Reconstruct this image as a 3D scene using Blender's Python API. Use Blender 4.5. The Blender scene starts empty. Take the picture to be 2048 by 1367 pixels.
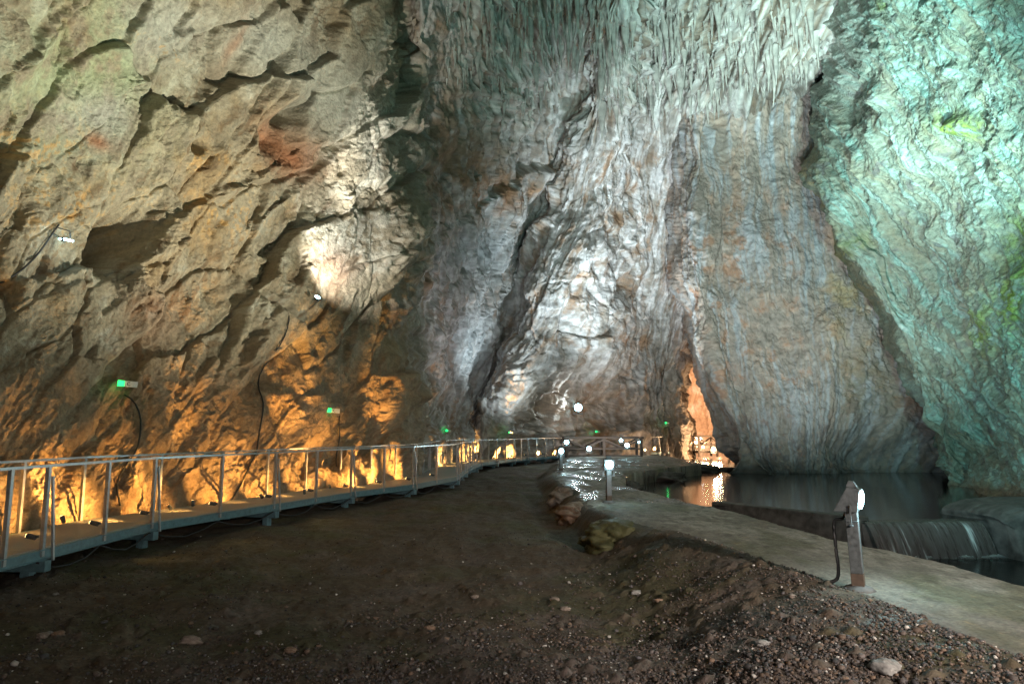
import bpy, math, random
import numpy as np
from mathutils import Vector
random.seed(7)
RNG = np.random.default_rng(11)
SC = bpy.context.scene
COL = SC.collection
F32 = np.float32

# ------------------------------------------------------------------ camera
CAMZ = 1.55
FPX = 1365.33
TILT = math.radians(7.37)
CT, ST = math.cos(TILT), math.sin(TILT)
def ray(u, v):
    a = (u - 1024.0) / FPX; b = (683.5 - v) / FPX
    return a, CT - b * ST, ST + b * CT
def px(u, v, d):
    """point of the place seen towards (u,v) whose distance ahead is d metres"""
    x, y, z = ray(u, v); s = d / y
    return Vector((x * s, d, CAMZ + z * s))
def gp(u, v, z):
    x, y, zz = ray(u, v); s = (z - CAMZ) / zz
    return Vector((x * s, y * s, z))
cam = bpy.data.cameras.new('camera'); camo = bpy.data.objects.new('camera', cam); COL.objects.link(camo)
cam.lens = 24; cam.sensor_width = 36; cam.clip_start = 0.05; cam.clip_end = 500
camo.location = (0, 0, CAMZ); camo.rotation_euler = (math.radians(90) + TILT, 0, 0)
SC.camera = camo

# ------------------------------------------------------------------ noise
def _h(ix, iy, seed):
    h = (ix.astype(np.uint32) * np.uint32(374761393) + iy.astype(np.uint32) * np.uint32(668265263)
         + np.uint32((seed * 2246822519) & 0xffffffff))
    h = (h ^ (h >> np.uint32(13))) * np.uint32(1274126177)
    h = (h ^ (h >> np.uint32(16))) * np.uint32(2654435761)
    return h ^ (h >> np.uint32(15))
_ang = np.arange(256) / 256 * 2 * np.pi
_GX, _GY = np.cos(_ang).astype(F32), np.sin(_ang).astype(F32)
def perlin(x, y, seed=0):
    x = np.asarray(x, F32); y = np.asarray(y, F32)
    xf = np.floor(x); yf = np.floor(y)
    ix = xf.astype(np.int64).astype(np.int32); iy = yf.astype(np.int64).astype(np.int32)
    fx = x - xf; fy = y - yf
    u = fx * fx * fx * (fx * (fx * 6 - 15) + 10); v = fy * fy * fy * (fy * (fy * 6 - 15) + 10)
    def g(ox, oy):
        k = (_h(ix + ox, iy + oy, seed) >> np.uint32(11)) & np.uint32(255)
        return _GX[k] * (fx - ox) + _GY[k] * (fy - oy)
    a = g(0, 0); a += u * (g(1, 0) - a)
    b = g(0, 1); b += u * (g(1, 1) - b)
    return (a + v * (b - a)) * F32(1.5)
def fbm(x, y, octv=5, seed=0, gain=0.5):
    s = 0; a = 1.0; f = 1.0; t = 0
    for i in range(octv):
        s = s + a * perlin(x * F32(f) + 17.3 * i, y * F32(f) - 9.1 * i, seed + i); t += a
        a *= gain; f *= 2.07
    return s / F32(t) * F32(1.3)
def ridged(x, y, octv=4, seed=0, gain=0.5):
    s = 0; a = 1.0; f = 1.0; t = 0
    for i in range(octv):
        s = s + a * (1 - np.abs(perlin(x * F32(f) + 5.7 * i, y * F32(f) + 3.3 * i, seed + i)) * 1.6); t += a
        a *= gain; f *= 2.11
    return s / F32(t)
def worley(x, y, seed=0):
    x = np.asarray(x, F32); y = np.asarray(y, F32)
    xf = np.floor(x); yf = np.floor(y)
    ix = xf.astype(np.int32); iy = yf.astype(np.int32)
    F1 = np.full(x.shape, 9, F32); F2 = np.full(x.shape, 9, F32)
    H = np.zeros(x.shape, np.uint32); DX = np.zeros(x.shape, F32); DY = np.zeros(x.shape, F32)
    for oy in (-1, 0, 1):
        for ox in (-1, 0, 1):
            h = _h(ix + ox, iy + oy, seed)
            dx = xf + ox + (h & np.uint32(1023)).astype(F32) / 1023 - x
            dy = yf + oy + ((h >> np.uint32(10)) & np.uint32(1023)).astype(F32) / 1023 - y
            d = np.sqrt(dx * dx + dy * dy)
            c = d < F1
            F2 = np.where(c, F1, np.minimum(F2, d))
            H = np.where(c, h, H); DX = np.where(c, dx, DX); DY = np.where(c, dy, DY)
            F1 = np.where(c, d, F1)
    H = (H ^ (H >> np.uint32(7))) * np.uint32(2246822519)
    h1 = (H & np.uint32(1023)).astype(F32) / 1023
    h2 = ((H >> np.uint32(10)) & np.uint32(1023)).astype(F32) / 1023
    h3 = ((H >> np.uint32(20)) & np.uint32(1023)).astype(F32) / 1023
    return F1, F2, h1, h2, h3, DX, DY
def sstep(a, b, x):
    t = np.clip((x - a) / (b - a), 0, 1); return t * t * (3 - 2 * t)
def lerp(a, b, t): return a + (b - a) * t
def slabs(x, y, seed, amp, tilt, crack):
    F1, F2, h1, h2, h3, dx, dy = worley(x, y, seed)
    d = (h1 - .5) * amp + ((h2 - .5) * dx + (h3 - .5) * dy) * tilt
    return d - (1 - sstep(0.0, 0.09, F2 - F1)) * crack, h2
def polydist(U, V, pts):
    """signed distance to a polyline (positive on its left when walked in (u right, v down))"""
    best = np.full(U.shape, 1e9, F32); sg = np.zeros(U.shape, F32)
    for (x0, y0), (x1, y1) in zip(pts[:-1], pts[1:]):
        ex, ey = x1 - x0, y1 - y0; L = ex * ex + ey * ey
        t = np.clip(((U - x0) * ex + (V - y0) * ey) / L, 0, 1)
        dx = U - x0 - t * ex; dy = V - y0 - t * ey
        d = np.sqrt(dx * dx + dy * dy); c = d < best
        best = np.where(c, d, best); sg = np.where(c, np.sign(ex * dy - ey * dx), sg)
    return best, -sg
def inpoly(U, V, pts):
    """signed distance to a closed outline, positive inside"""
    ins = np.zeros(U.shape, bool); n = len(pts)
    for i in range(n):
        x0, y0 = pts[i]; x1, y1 = pts[(i + 1) % n]
        c = ((y0 > V) != (y1 > V)) & (U < (x1 - x0) * (V - y0) / (y1 - y0 + 1e-9) + x0)
        ins ^= c
    d, _ = polydist(U, V, list(pts) + [pts[0]])
    return np.where(ins, d, -d)
def blob(U, V, cx, cy, rx, ry, ang=0):
    c, s = math.cos(math.radians(ang)), math.sin(math.radians(ang))
    a = (U - cx) * c + (V - cy) * s; b = -(U - cx) * s + (V - cy) * c
    return np.exp(-(a / rx) ** 2 - (b / ry) ** 2)

# ------------------------------------------------------------------ mesh helpers
def grid_mesh(name, P, col=None, mat=None, extra=None, smooth=False, parent=None):
    nv, nu = P.shape[:2]
    me = bpy.data.meshes.new(name)
    idx = np.arange(nv * nu).reshape(nv, nu)
    q = np.stack([idx[:-1, :-1], idx[:-1, 1:], idx[1:, 1:], idx[1:, :-1]], -1).reshape(-1, 4)
    raw_mesh(me, P.reshape(-1, 3), q)
    if col is not None: set_col(me, 'Col', col.reshape(-1, 3))
    if extra is not None:
        for k, a in extra.items():
            at = me.attributes.new(k, 'FLOAT', 'POINT'); at.data.foreach_set('value', a.reshape(-1).astype(F32))
    if smooth: me.polygons.foreach_set('use_smooth', np.ones(len(q), bool))
    if mat: me.materials.append(mat)
    o = bpy.data.objects.new(name, me); COL.objects.link(o)
    if parent: o.parent = parent
    return o
def raw_mesh(me, V, Fc):
    k = Fc.shape[1]
    me.vertices.add(len(V)); me.vertices.foreach_set('co', np.ascontiguousarray(V, F32).ravel())
    me.loops.add(Fc.size); me.loops.foreach_set('vertex_index', np.ascontiguousarray(Fc, np.int32).ravel())
    me.polygons.add(len(Fc)); me.polygons.foreach_set('loop_start', np.arange(0, Fc.size, k, dtype=np.int32))
    me.update(calc_edges=True)
def set_col(me, name, c):
    a = me.color_attributes.new(name, 'FLOAT_COLOR', 'POINT')
    d = np.ones((len(c), 4), F32); d[:, :3] = np.clip(c, 0.004, 0.9)
    a.data.foreach_set('color', d.ravel())
def hermite(X, Y, xq):
    """smooth interpolation of rows Y at X for the queries xq"""
    X = np.asarray(X, float); Y = np.asarray(Y, float)
    m = np.zeros_like(Y); dX = np.diff(X); sl = np.diff(Y, axis=0) / dX.reshape(-1, *([1] * (Y.ndim - 1)))
    m[1:-1] = 0.5 * (sl[1:] + sl[:-1]); m[0] = sl[0]; m[-1] = sl[-1]
    k = np.clip(np.searchsorted(X, xq, side='right') - 1, 0, len(X) - 2)
    h = dX[k]; t = (xq - X[k]) / h
    sh = (-1,) + (1,) * (Y.ndim - 1)
    t = t.reshape(sh); h = h.reshape(sh)
    return ((2*t**3 - 3*t**2 + 1) * Y[k] + (t**3 - 2*t**2 + t) * h * m[k] + (-2*t**3 + 3*t**2) * Y[k+1] + (t**3 - t**2) * h * m[k+1])
def sheet(cols, upos, nu, nv, dens=None):
    """rock face through columns of (u, v, d); returns base points, normals, U, V, D, S, H"""
    K = 40; W = []
    tq = np.linspace(0, 1, K)
    for c in cols:
        c = np.array(c, float); t = np.concatenate([[0], np.cumsum(np.abs(np.diff(c[:, 1])) + 1e-3)]); t /= t[-1]
        w = hermite(t, c, tq)
        p = np.array([list(px(a, b, d)) + [a, b, d] for a, b, d in w]); W.append(p)
    W = np.array(W)                                    # ncol,K,6
    upos = np.array(upos, float)
    if dens is None: uq = np.linspace(upos[0], upos[-1], nu)
    else:
        dx, dw = zip(*dens); fine = np.linspace(upos[0], upos[-1], 4000)
        cw = np.cumsum(np.interp(fine, dx, dw)); cw = (cw - cw[0]) / (cw[-1] - cw[0])
        uq = np.interp(np.linspace(0, 1, nu), cw, fine)
    G = hermite(upos, W, uq)                           # nu,K,6
    G = np.moveaxis(hermite(tq, np.moveaxis(G, 1, 0), np.linspace(0, 1, nv)), 0, 0)   # nv,nu,6
    P = G[..., :3].astype(F32); U = G[..., 3].astype(F32); V = G[..., 4].astype(F32); D = G[..., 5].astype(F32)
    du = np.gradient(P, axis=1); dv = np.gradient(P, axis=0)
    N = np.cross(du, dv); N /= np.linalg.norm(N, axis=-1, keepdims=True) + 1e-9
    to = np.array([0, 0, CAMZ], F32) - P
    if (N * to).sum(-1).mean() < 0: N = -N
    PX = FPX / np.maximum(D, 1)
    S = np.cumsum(np.linalg.norm(du, axis=-1) * PX, axis=1); S = S - S[:, :1] + U[:, :1]
    S = np.broadcast_to(S[nv // 2], S.shape).astype(F32).copy()
    H = (np.cumsum(np.linalg.norm(dv, axis=-1) * PX, axis=0)).astype(F32)
    H = np.broadcast_to(H[:, nu // 2][:, None], H.shape).astype(F32).copy()
    return P, N, U, V, D, S, H

# ------------------------------------------------------------------ materials
MATS = {}
def newmat(name):
    m = bpy.data.materials.new(name); m.use_nodes = True
    nt = m.node_tree; nt.nodes.clear()
    out = nt.nodes.new('ShaderNodeOutputMaterial'); b = nt.nodes.new('ShaderNodeBsdfPrincipled')
    nt.links.new(b.outputs[0], out.inputs[0])
    return m, nt, b, out
def noise_node(nt, scale, detail=4, rough=.55, stretch=None):
    tc = nt.nodes.new('ShaderNodeTexCoord'); n = nt.nodes.new('ShaderNodeTexNoise')
    n.inputs['Scale'].default_value = scale; n.inputs['Detail'].default_value = detail; n.inputs['Roughness'].default_value = rough
    if stretch:
        mp = nt.nodes.new('ShaderNodeMapping'); mp.inputs['Scale'].default_value = stretch
        nt.links.new(tc.outputs['Object'], mp.inputs[0]); nt.links.new(mp.outputs[0], n.inputs['Vector'])
    else: nt.links.new(tc.outputs['Object'], n.inputs['Vector'])
    return n
def mrange(nt, sock, a, b, c, d):
    r = nt.nodes.new('ShaderNodeMapRange'); r.inputs[1].default_value = a; r.inputs[2].default_value = b
    r.inputs[3].default_value = c; r.inputs[4].default_value = d; nt.links.new(sock, r.inputs[0]); return r.outputs[0]
def attr_mat(name, scale, bump, bdist, r0=.6, r1=.95, vary=(.72, 1.28), wet=False, spec=.35):
    m, nt, b, out = newmat(name)
    at = nt.nodes.new('ShaderNodeAttribute'); at.attribute_name = 'Col'
    n = noise_node(nt, scale, 5, .65)
    mul = nt.nodes.new('ShaderNodeVectorMath'); mul.operation = 'SCALE'
    nt.links.new(at.outputs['Color'], mul.inputs[0])
    nt.links.new(mrange(nt, n.outputs['Fac'], .25, .75, vary[0], vary[1]), mul.inputs['Scale'])
    nt.links.new(mul.outputs[0], b.inputs['Base Color'])
    n2 = noise_node(nt, scale * .23, 3)
    ro = mrange(nt, n2.outputs['Fac'], .3, .7, r0, r1)
    if wet:
        aw = nt.nodes.new('ShaderNodeAttribute'); aw.attribute_name = 'wet'
        mx = nt.nodes.new('ShaderNodeMix'); nt.links.new(aw.outputs['Fac'], mx.inputs[0])
        nt.links.new(ro, mx.inputs[2]); mx.inputs[3].default_value = .24
        ro = mx.outputs[0]
    nt.links.new(ro, b.inputs['Roughness'])
    b.inputs['Specular IOR Level'].default_value = spec
    bp = nt.nodes.new('ShaderNodeBump'); bp.inputs['Strength'].default_value = bump; bp.inputs['Distance'].default_value = bdist
    nt.links.new(n.outputs['Fac'], bp.inputs['Height']); nt.links.new(bp.outputs[0], b.inputs['Normal'])
    return m
def plain(name, col, rough=.5, metal=0., nscale=25, vary=.25, bump=.0, spec=.5):
    m, nt, b, out = newmat(name)
    n = noise_node(nt, nscale, 4)
    mx = nt.nodes.new('ShaderNodeVectorMath'); mx.operation = 'SCALE'; mx.inputs[0].default_value = col
    nt.links.new(mrange(nt, n.outputs['Fac'], .25, .75, 1 - vary, 1 + vary), mx.inputs['Scale'])
    nt.links.new(mx.outputs[0], b.inputs['Base Color'])
    nt.links.new(mrange(nt, n.outputs['Fac'], .3, .7, max(.05, rough - .12), min(1, rough + .12)), b.inputs['Roughness'])
    b.inputs['Metallic'].default_value = metal; b.inputs['Specular IOR Level'].default_value = spec
    if bump:
        bp = nt.nodes.new('ShaderNodeBump'); bp.inputs['Strength'].default_value = bump; bp.inputs['Distance'].default_value = .02
        nt.links.new(n.outputs['Fac'], bp.inputs['Height']); nt.links.new(bp.outputs[0], b.inputs['Normal'])
    return m
def glow(name, col, strength):
    m, nt, b, out = newmat(name)
    b.inputs['Base Color'].default_value = (*col, 1)
    b.inputs['Emission Color'].default_value = (*col, 1); b.inputs['Emission Strength'].default_value = strength
    return m
def C(*a): return np.array(a, F32)

M_LEFT = attr_mat('limestone_near', 11, .9, .06)
M_FAR = attr_mat('flowstone_far', 2.6, .6, .16)
M_RIGHT = attr_mat('algae_rock', 6, .9, .10, .5, .9)
M_GROUND = attr_mat('dirt', 26, .6, .03, .75, 1.0, (.6, 1.4), wet=True)
M_PATH = attr_mat('worn_concrete', 26, .9, .02, .6, .95, (.55, 1.45), wet=True)
M_STONE = attr_mat('stone_chips', 40, .4, .01, .55, .9)
M_STEEL = plain('galvanised_steel', (.42, .43, .44), .42, .75, 18, .22)
M_BLUE = plain('painted_steel', (.15, .26, .30), .45, .35, 14, .3)
M_DARK = plain('dark_steel', (.10, .11, .115), .45, .3, 30, .35)
M_TIMBER = plain('dark_timber', (.055, .042, .034), .75, 0, 12, .4, .3)
M_CABLE = plain('black_cable', (.025, .025, .027), .55, 0, 40, .3)
M_WHITE = plain('white_plastic', (.62, .63, .62), .5, 0, 30, .12)
M_CONC = plain('stained_concrete', (.085, .078, .074), .8, 0, 4.5, .75, .9)
M_BLACK = plain('black_print', (.02, .02, .02), .7)
M_RUST = plain('rusty_steel', (.085, .058, .042), .8, .1, 25, .4)

# ------------------------------------------------------------------ labels
def tag(o, label=None, cat=None, group=None, kind=None):
    if label: o['label'] = label
    if cat: o['category'] = cat
    if group: o['group'] = group
    if kind: o['kind'] = kind
    return o
def empty(name, loc):
    o = bpy.data.objects.new(name, None); COL.objects.link(o); o.location = loc; o.empty_display_size = .2
    return o
class MB:
    def __init__(s): s.v = []; s.f = []
    def hexa(s, c):
        b = len(s.v); s.v += [tuple(p) for p in c]
        for q in ((3, 2, 1, 0), (4, 5, 6, 7), (0, 1, 5, 4), (1, 2, 6, 5), (2, 3, 7, 6), (3, 0, 4, 7)): s.f.append(tuple(b + i for i in q))
    def bar(s, p, q, w, h, up=(0, 0, 1), taper=1.):
        p, q = Vector(p), Vector(q); d = (q - p).normalized(); upv = Vector(up)
        if abs(d.dot(upv)) > .98: upv = Vector((0, 1, 0))
        a = d.cross(upv).normalized() * (w / 2); b = a.normalized().cross(d).normalized() * (h / 2)
        s.hexa([p - a - b, p + a - b, p + a + b, p - a + b, q - a * taper - b * taper, q + a * taper - b * taper, q + a * taper + b * taper, q - a * taper + b * taper])
    def tube(s, pts, r, n=7):
        pts = [Vector(p) for p in pts]; b0 = len(s.v)
        for i, p in enumerate(pts):
            d = (pts[min(i + 1, len(pts) - 1)] - pts[max(i - 1, 0)]).normalized()
            a = d.cross(Vector((0, 0, 1)));  a = a.normalized() if a.length > .05 else Vector((1, 0, 0))
            c = a.cross(d).normalized(); rr = r[i] if isinstance(r, (list, tuple)) else r
            for k in range(n):
                t = 2 * math.pi * k / n; s.v.append(tuple(p + (a * math.cos(t) + c * math.sin(t)) * rr))
        for i in range(len(pts) - 1):
            for k in range(n):
                s.f.append((b0 + i * n + k, b0 + i * n + (k + 1) % n, b0 + (i + 1) * n + (k + 1) % n, b0 + (i + 1) * n + k))
        s.f.append(tuple(b0 + k for k in reversed(range(n)))); e = b0 + (len(pts) - 1) * n
        s.f.append(tuple(e + k for k in range(n)))
    def build(s, name, mat, parent=None, smooth=False, bevel=0, base=None):
        me = bpy.data.meshes.new(name)
        off = Vector(parent.location) if parent is not None and parent.type == 'EMPTY' else Vector((0, 0, 0))
        if parent is not None and parent.type != 'EMPTY' and parent.parent is not None: off = Vector(parent.parent.location)
        if base is not None: off = Vector(base)
        me.from_pydata([tuple(Vector(v) - off) for v in s.v], [], s.f); me.update()
        if smooth:
            for p in me.polygons: p.use_smooth = True
        me.materials.append(mat)
        o = bpy.data.objects.new(name, me); COL.objects.link(o)
        if parent is not None: o.parent = parent
        elif base is not None: o.location = base
        if bevel:
            bv = o.modifiers.new('bevel', 'BEVEL'); bv.width = bevel; bv.segments = 2; bv.limit_method = 'ANGLE'
        return o
def spot(name, loc, target, watts, col, angle, blend=.6, radius=.05, parent=None):
    l = bpy.data.lights.new(name, 'SPOT'); l.energy = watts; l.color = col
    l.spot_size = math.radians(angle); l.spot_blend = blend; l.shadow_soft_size = radius
    o = bpy.data.objects.new(name, l); COL.objects.link(o)
    o.location = loc; o.rotation_euler = (Vector(target) - Vector(loc)).to_track_quat('-Z', 'Y').to_euler()
    if parent is not None:
        o.location = Vector(loc) - Vector(parent.location); o.parent = parent
    return o
def point(name, loc, watts, col, radius=.08, parent=None):
    l = bpy.data.lights.new(name, 'POINT'); l.energy = watts; l.color = col; l.shadow_soft_size = radius
    o = bpy.data.objects.new(name, l); COL.objects.link(o); o.location = loc
    if parent is not None:
        o.location = Vector(loc) - Vector(parent.location); o.parent = parent
    return o

# ================================================================== CAVE WALLS
VR = [-260, -120, 0, 200, 400, 550, 750, 900]
def lcol(u, base_v, d0, fac):
    ut = u if not isinstance(u, (list, tuple)) else u
    c = []
    for i, v in enumerate(VR):
        if v < base_v - 40: c.append(((ut[i] if isinstance(ut, (list, tuple)) else ut), v, d0 * fac[i]))
    ub = ut[-1] if isinstance(ut, (list, tuple)) else ut
    c.append((ub, base_v, d0)); c.append((ub, base_v + 40 + 600. / d0, d0 * .985))
    return c
FL = [.93, 1.02, 1.08, 1.16, 1.20, 1.19, 1.13, 1.06]
FC = [.93, 1.0, 1.06, 1.11, 1.12, 1.11, 1.07, 1.03]
FR = [.66, .76, .84, .96, 1.03, 1.06, 1.06, 1.03]
FM = [.54, .63, .70, .85, .96, 1.0, 1.02, 1.01]
colsA = [lcol(-520, 1160, 7.6, FL), lcol(-250, 1110, 9.0, FL), lcol(0, 1060, 10.9, FL), lcol(205, 1030, 13.0, FL), lcol(404, 1000, 15.3, FL),
         lcol(584, 970, 18.2, FL), lcol(726, 945, 20.9, FL), lcol([800, 792, 782, 766, 800, 806, 798, 812], 925, 23.6, FC),
         lcol([824, 815, 804, 808, 838, 842, 826, 832], 915, 26.0, FC), lcol([868, 856, 842, 852, 876, 884, 864, 872], 905, 31.0, FR),
         lcol([932, 924, 912, 905, 928, 930, 908, 898], 895, 34.4, FR), [(1130, -260, 24), (1130, -120, 28), (1130, 0, 32), (1128, 200, 41), (1084, 400, 45), (1030, 550, 44.2), (978, 750, 41.8), (930, 893, 37.2), (930, 930, 37)],
         [(1200, -260, 23.5), (1200, -120, 27.5), (1195, 0, 31.5), (1175, 200, 39), (1135, 400, 43), (1084, 550, 42), (1030, 750, 40.2), (962, 890, 38.2), (962, 928, 38)],
         [(1260, -260, 23), (1260, -120, 27), (1255, 0, 31), (1240, 200, 39), (1215, 400, 43.5), (1180, 550, 43), (1150, 750, 43.5), (1130, 885, 44.5), (1130, 925, 44.4)], lcol([1330, 1320, 1310, 1300, 1290, 1290, 1290, 1292], 884, 49.0, FM),
         [(1560, -260, 22), (1540, -120, 26), (1520, 0, 30), (1456, 185, 36.5), (1432, 285, 44.5), (1410, 400, 46.5), (1392, 550, 49), (1352, 700, 50.5), (1336, 780, 50.5), (1338, 884, 50.5), (1340, 925, 50.2)],
         [(1740, -260, 19.5), (1720, -120, 23.5), (1700, 0, 28), (1575, 170, 35.0), (1545, 270, 44), (1500, 400, 46.5), (1455, 550, 50), (1385, 680, 52), (1362, 780, 52), (1364, 884, 52), (1366, 925, 52)],
         [(1900, -260, 18), (1850, -120, 22), (1800, 0, 28), (1670, 170, 37), (1640, 270, 45), (1560, 400, 50), (1480, 550, 56), (1392, 690, 62), (1366, 780, 64), (1366, 884, 64), (1368, 925, 64)]]
uposA = [-520, -250, 0, 205, 404, 584, 726, 790, 815, 862, 930, 1030, 1080, 1190, 1300, 1400, 1450, 1540]
P, N, U, V, D, S, H = sheet(colsA, uposA, 1180, 820, dens=[(-520, .25), (-120, .5), (-10, 1), (770, 1), (800, 2.2), (870, 1.6), (950, 1.5), (1100, 1.4), (1130, 1.05), (1450, 1), (1540, .5)])
PXM = D / FPX
# warped wall coordinates along the dip of the beds (up to the right)
w1 = fbm(S / 160, H / 160, 4, 3); w2 = fbm(S / 160 + 31, H / 160, 4, 8)
jag = fbm(S / 19, H / 19, 3, 18)
Sw = U + 26 * w1 + 3 * jag; Hw = V + 26 * w2 + 3 * fbm(S / 19 + 40, H / 19, 3, 19)
ca, sa = math.cos(math.radians(56)), math.sin(math.radians(56))
L1 = Sw * ca - Hw * sa            # along the dip
L2 = Sw * sa + Hw * ca            # across it
lower = sstep(620, 830, V + 60 * w1)          # smooth slope above the walkway
leftw = 1 - sstep(790, 880, U + 25 * w2)      # weight of the broken left wall
def soft(a, n=1):
    for _ in range(n):
        p = np.pad(a, 1, mode='edge'); a = (p[:-2, 1:-1] + p[2:, 1:-1] + p[1:-1, :-2] + p[1:-1, 2:] + 2 * a) / 6
    return a
sA, sB = U + 24 * w1, V + 24 * w2
slA, hA = slabs((sA * ca - sB * sa) / 215, (sA * sa + sB * ca) / 86, 5, 54, 50, 14); slA = soft(slA, 2) * (1 - .75 * blob(U, V, 250, 490, 150, 90))
c7, s7 = math.cos(math.radians(76)), math.sin(math.radians(76))
slB, hB = slabs((Sw * c7 - Hw * s7) / 88 + 3, (Sw * s7 + Hw * c7) / 37, 6, 22, 20, 7); slB = soft(slB, 2)
slC, hC = slabs(L1 / 30, L2 / 16, 7, 5.6, 10, 2.4)
slD, hD = slabs(Sw / 12, Hw / 11, 9, 2.0, 3.6, .8)
fr = sstep(.0, .42, fbm(S / 120, H / 120, 3, 21))                   # where the rock is shattered
fr = np.clip(fr + blob(U, V, 690, 500, 130, 120) + blob(U, V, 745, 290, 60, 100) + blob(U, V, 240, 500, 120, 60), 0, 1.4)
fine = fbm(S / 22, H / 22, 5, 14, .6)
strat = np.abs(perlin(L1 / 120, L2 / 15, 31))
dl = (slA * (1 - .8 * lower) + slB * (.18 + .75 * fr) * (1 - .5 * lower) + slC * (.06 + .95 * fr) * (1 - .3 * lower) + 1.25 * slD * (.25 + .8 * fr) + 1.5 * fbm(U / 7, V / 7, 3, 15, .65)
      + 2.6 * fine - 3 * strat * (.1 + .9 * fr) + 10 * fbm(U / 60, V / 150, 3, 43) + 16 * fbm(L1 / 260, L2 / 110, 3, 41) * (1 - .4 * lower))
# big ribs running up to the right in the lower slope
dl += lower * (22 * ridged(L1 / 420, L2 / 110, 2, 51) + 6 * fbm(L1 / 120, L2 / 24, 4, 52) + 3 * np.abs(perlin(L1 / 60, L2 / 11, 53)))
# shattered ledge and the shadowed undercut above it
def step(pts, h, fade, sgn=1, rough=10):
    d, s = polydist(U + rough * fbm(S / 45, H / 45, 4, 61), V + rough * fbm(S / 45 + 9, H / 45, 4, 62), pts)
    return h * sstep(-7, 7, d * s * sgn) * np.exp(-d / fade) * leftw
dl += step([(-400, 720), (-100, 640), (0, 588), (100, 550), (200, 528), (280, 492), (340, 440), (420, 392), (500, 350)], 22, 130, -1, 16)
dl += step([(-200, 330), (0, 132), (50, 75), (105, 10), (150, -80)], 26, 110, -1)
dl += step([(560, 400), (640, 335), (690, 285), (735, 215), (790, 120)], 20, 90, -1)
dl += step([(400, 330), (470, 240), (520, 190), (560, 120)], 15, 60, -1)
dl += step([(60, 600), (180, 560), (330, 600), (420, 700), (440, 800)], 12, 90, -1)
dl += step([(520, 640), (545, 590), (600, 540), (690, 500), (770, 430)], 14, 70, -1, 14)
for pts, h in (([(478, 148), (508, 78), (560, 15), (585, 8), (600, 50), (583, 95), (540, 128), (505, 165)], 24),
               ([(592, 288), (612, 212), (655, 146), (700, 66), (716, 110), (714, 176), (732, 202), (700, 262), (655, 292)], 30),
               ([(725, 118), (748, 78), (770, 92), (764, 136), (738, 150)], 22), ([(690, 360), (700, 270), (740, 190), (765, 250), (800, 330), (770, 370)], 20),
               ([(392, 215), (425, 170), (470, 195), (486, 250), (445, 310), (420, 280)], 20), ([(505, 290), (530, 300), (540, 350), (520, 362)], 18),
               ([(170, 560), (215, 556), (222, 610), (182, 640)], 14), ([(290, 40), (340, 10), (352, 70), (318, 110)], 10), ([(330, 80), (395, 60), (380, 130), (342, 120)], 12),
               ([(60, 300), (105, 260), (135, 320), (80, 380)], 12), ([(130, 420), (180, 330), (230, 340), (190, 430)], 14), ([(420, 480), (470, 410), (500, 470), (450, 560)], 12),
               ([(585, 470), (640, 440), (770, 420), (788, 520), (700, 640), (620, 620)], 20)):
    d = inpoly(U + 8 * fbm(S / 44, H / 44, 3, 71), V + 8 * fbm(S / 44, H / 44 + 7, 3, 72), pts)
    k = sstep(-8, 7, d); dl = lerp(dl, dl * .30 + h * .72, k * .85)
for cx, cy, rx, ry, a, dep in ((240, 480, 34, 46, 25, 150), (575, 227, 17, 19, 0, 110), (535, 262, 34, 40, 20, 46), (383, 292, 9, 12, 0, 50), (105, 15, 14, 40, 40, 40)):
    dl -= dep * np.clip(1.35 * blob(U + 8 * w1, V + 8 * w2 + 5 * fine, cx, cy, rx, ry, a), 0, 1)
# central wall: hanging drapery and flowstone flutes
wx = S + 13 * fbm(S / 70, H / 130, 4, 81) + .10 * H; wy = H + 20 * w2
fl1 = ridged(wx / 52, wy / 360, 3, 82); fl2 = ridged(wx / 13, wy / 110, 4, 83, .6)
knob, hk = slabs(wx / 22, wy / 58, 84, 4, 9, 1.5)
bulk = fbm(S / 150, H / 200, 4, 85)
fib = sstep(-.35, .3, fbm(S / 90, H / 120, 3, 87))
kb, hkb = slabs((S + 20 * w1) / 60, (H + 30 * w2) / 130, 89, 12, 22, 4)
dc = 9 * (fl1 - .5) + 7 * (fl2 - .5) * (.25 + fib) + .9 * knob + kb * (1.1 - .6 * fib) + 34 * bulk + 2.6 * fine + 5 * fbm(wx / 13, wy / 34, 5, 86, .65) * (.35 + .8 * fib)
edge = [(1160, 250), (1135, 400), (1098, 500), (1062, 610), (1012, 705), (1040, 765), (990, 850), (955, 900)]
d, s = polydist(U + 8 * fine, V + 8 * w1, edge)
rs = sstep(-62, 26, d * s)
dc += 9 * np.exp(-(d / 20) ** 2)
d, s = polydist(U + 10 * fine, V + 8 * w1, [(985, 395), (1040, 345), (1100, 330), (1125, 380), (1108, 460), (1040, 560), (940, 640)])
dc += 20 * np.exp(-d / 40) * sstep(-5, 5, -d * s)
for cx, cy, rx, ry, dep in ((1103, 400, 9, 50, 26), (860, 375, 16, 40, 30), (905, 330, 14, 50, 22), (1170, 215, 20, 60, 40), (1060, 190, 12, 50, 24), (1215, 230, 14, 36, 34), (1245, 560, 14, 40, 16), (1195, 520, 10, 34, 16), (1155, 560, 9, 34, 15), (1140, 650, 14, 46, 18),
                            (1500, 45, 22, 40, 40), (1110, 60, 40, 30, 26), (930, 20, 12, 30, 30)):
    dc -= dep * blob(U + 6 * w1, V + 10 * w2, cx, cy, rx, ry)
# boulders heaped at the foot of the central wall
bo, hbo = slabs(S / 26, H / 24, 88, 12, 14, 6)
dc += (bo + 8) * sstep(760, 840, V) * blob(U, V, 1060, 850, 60, 80)
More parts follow.
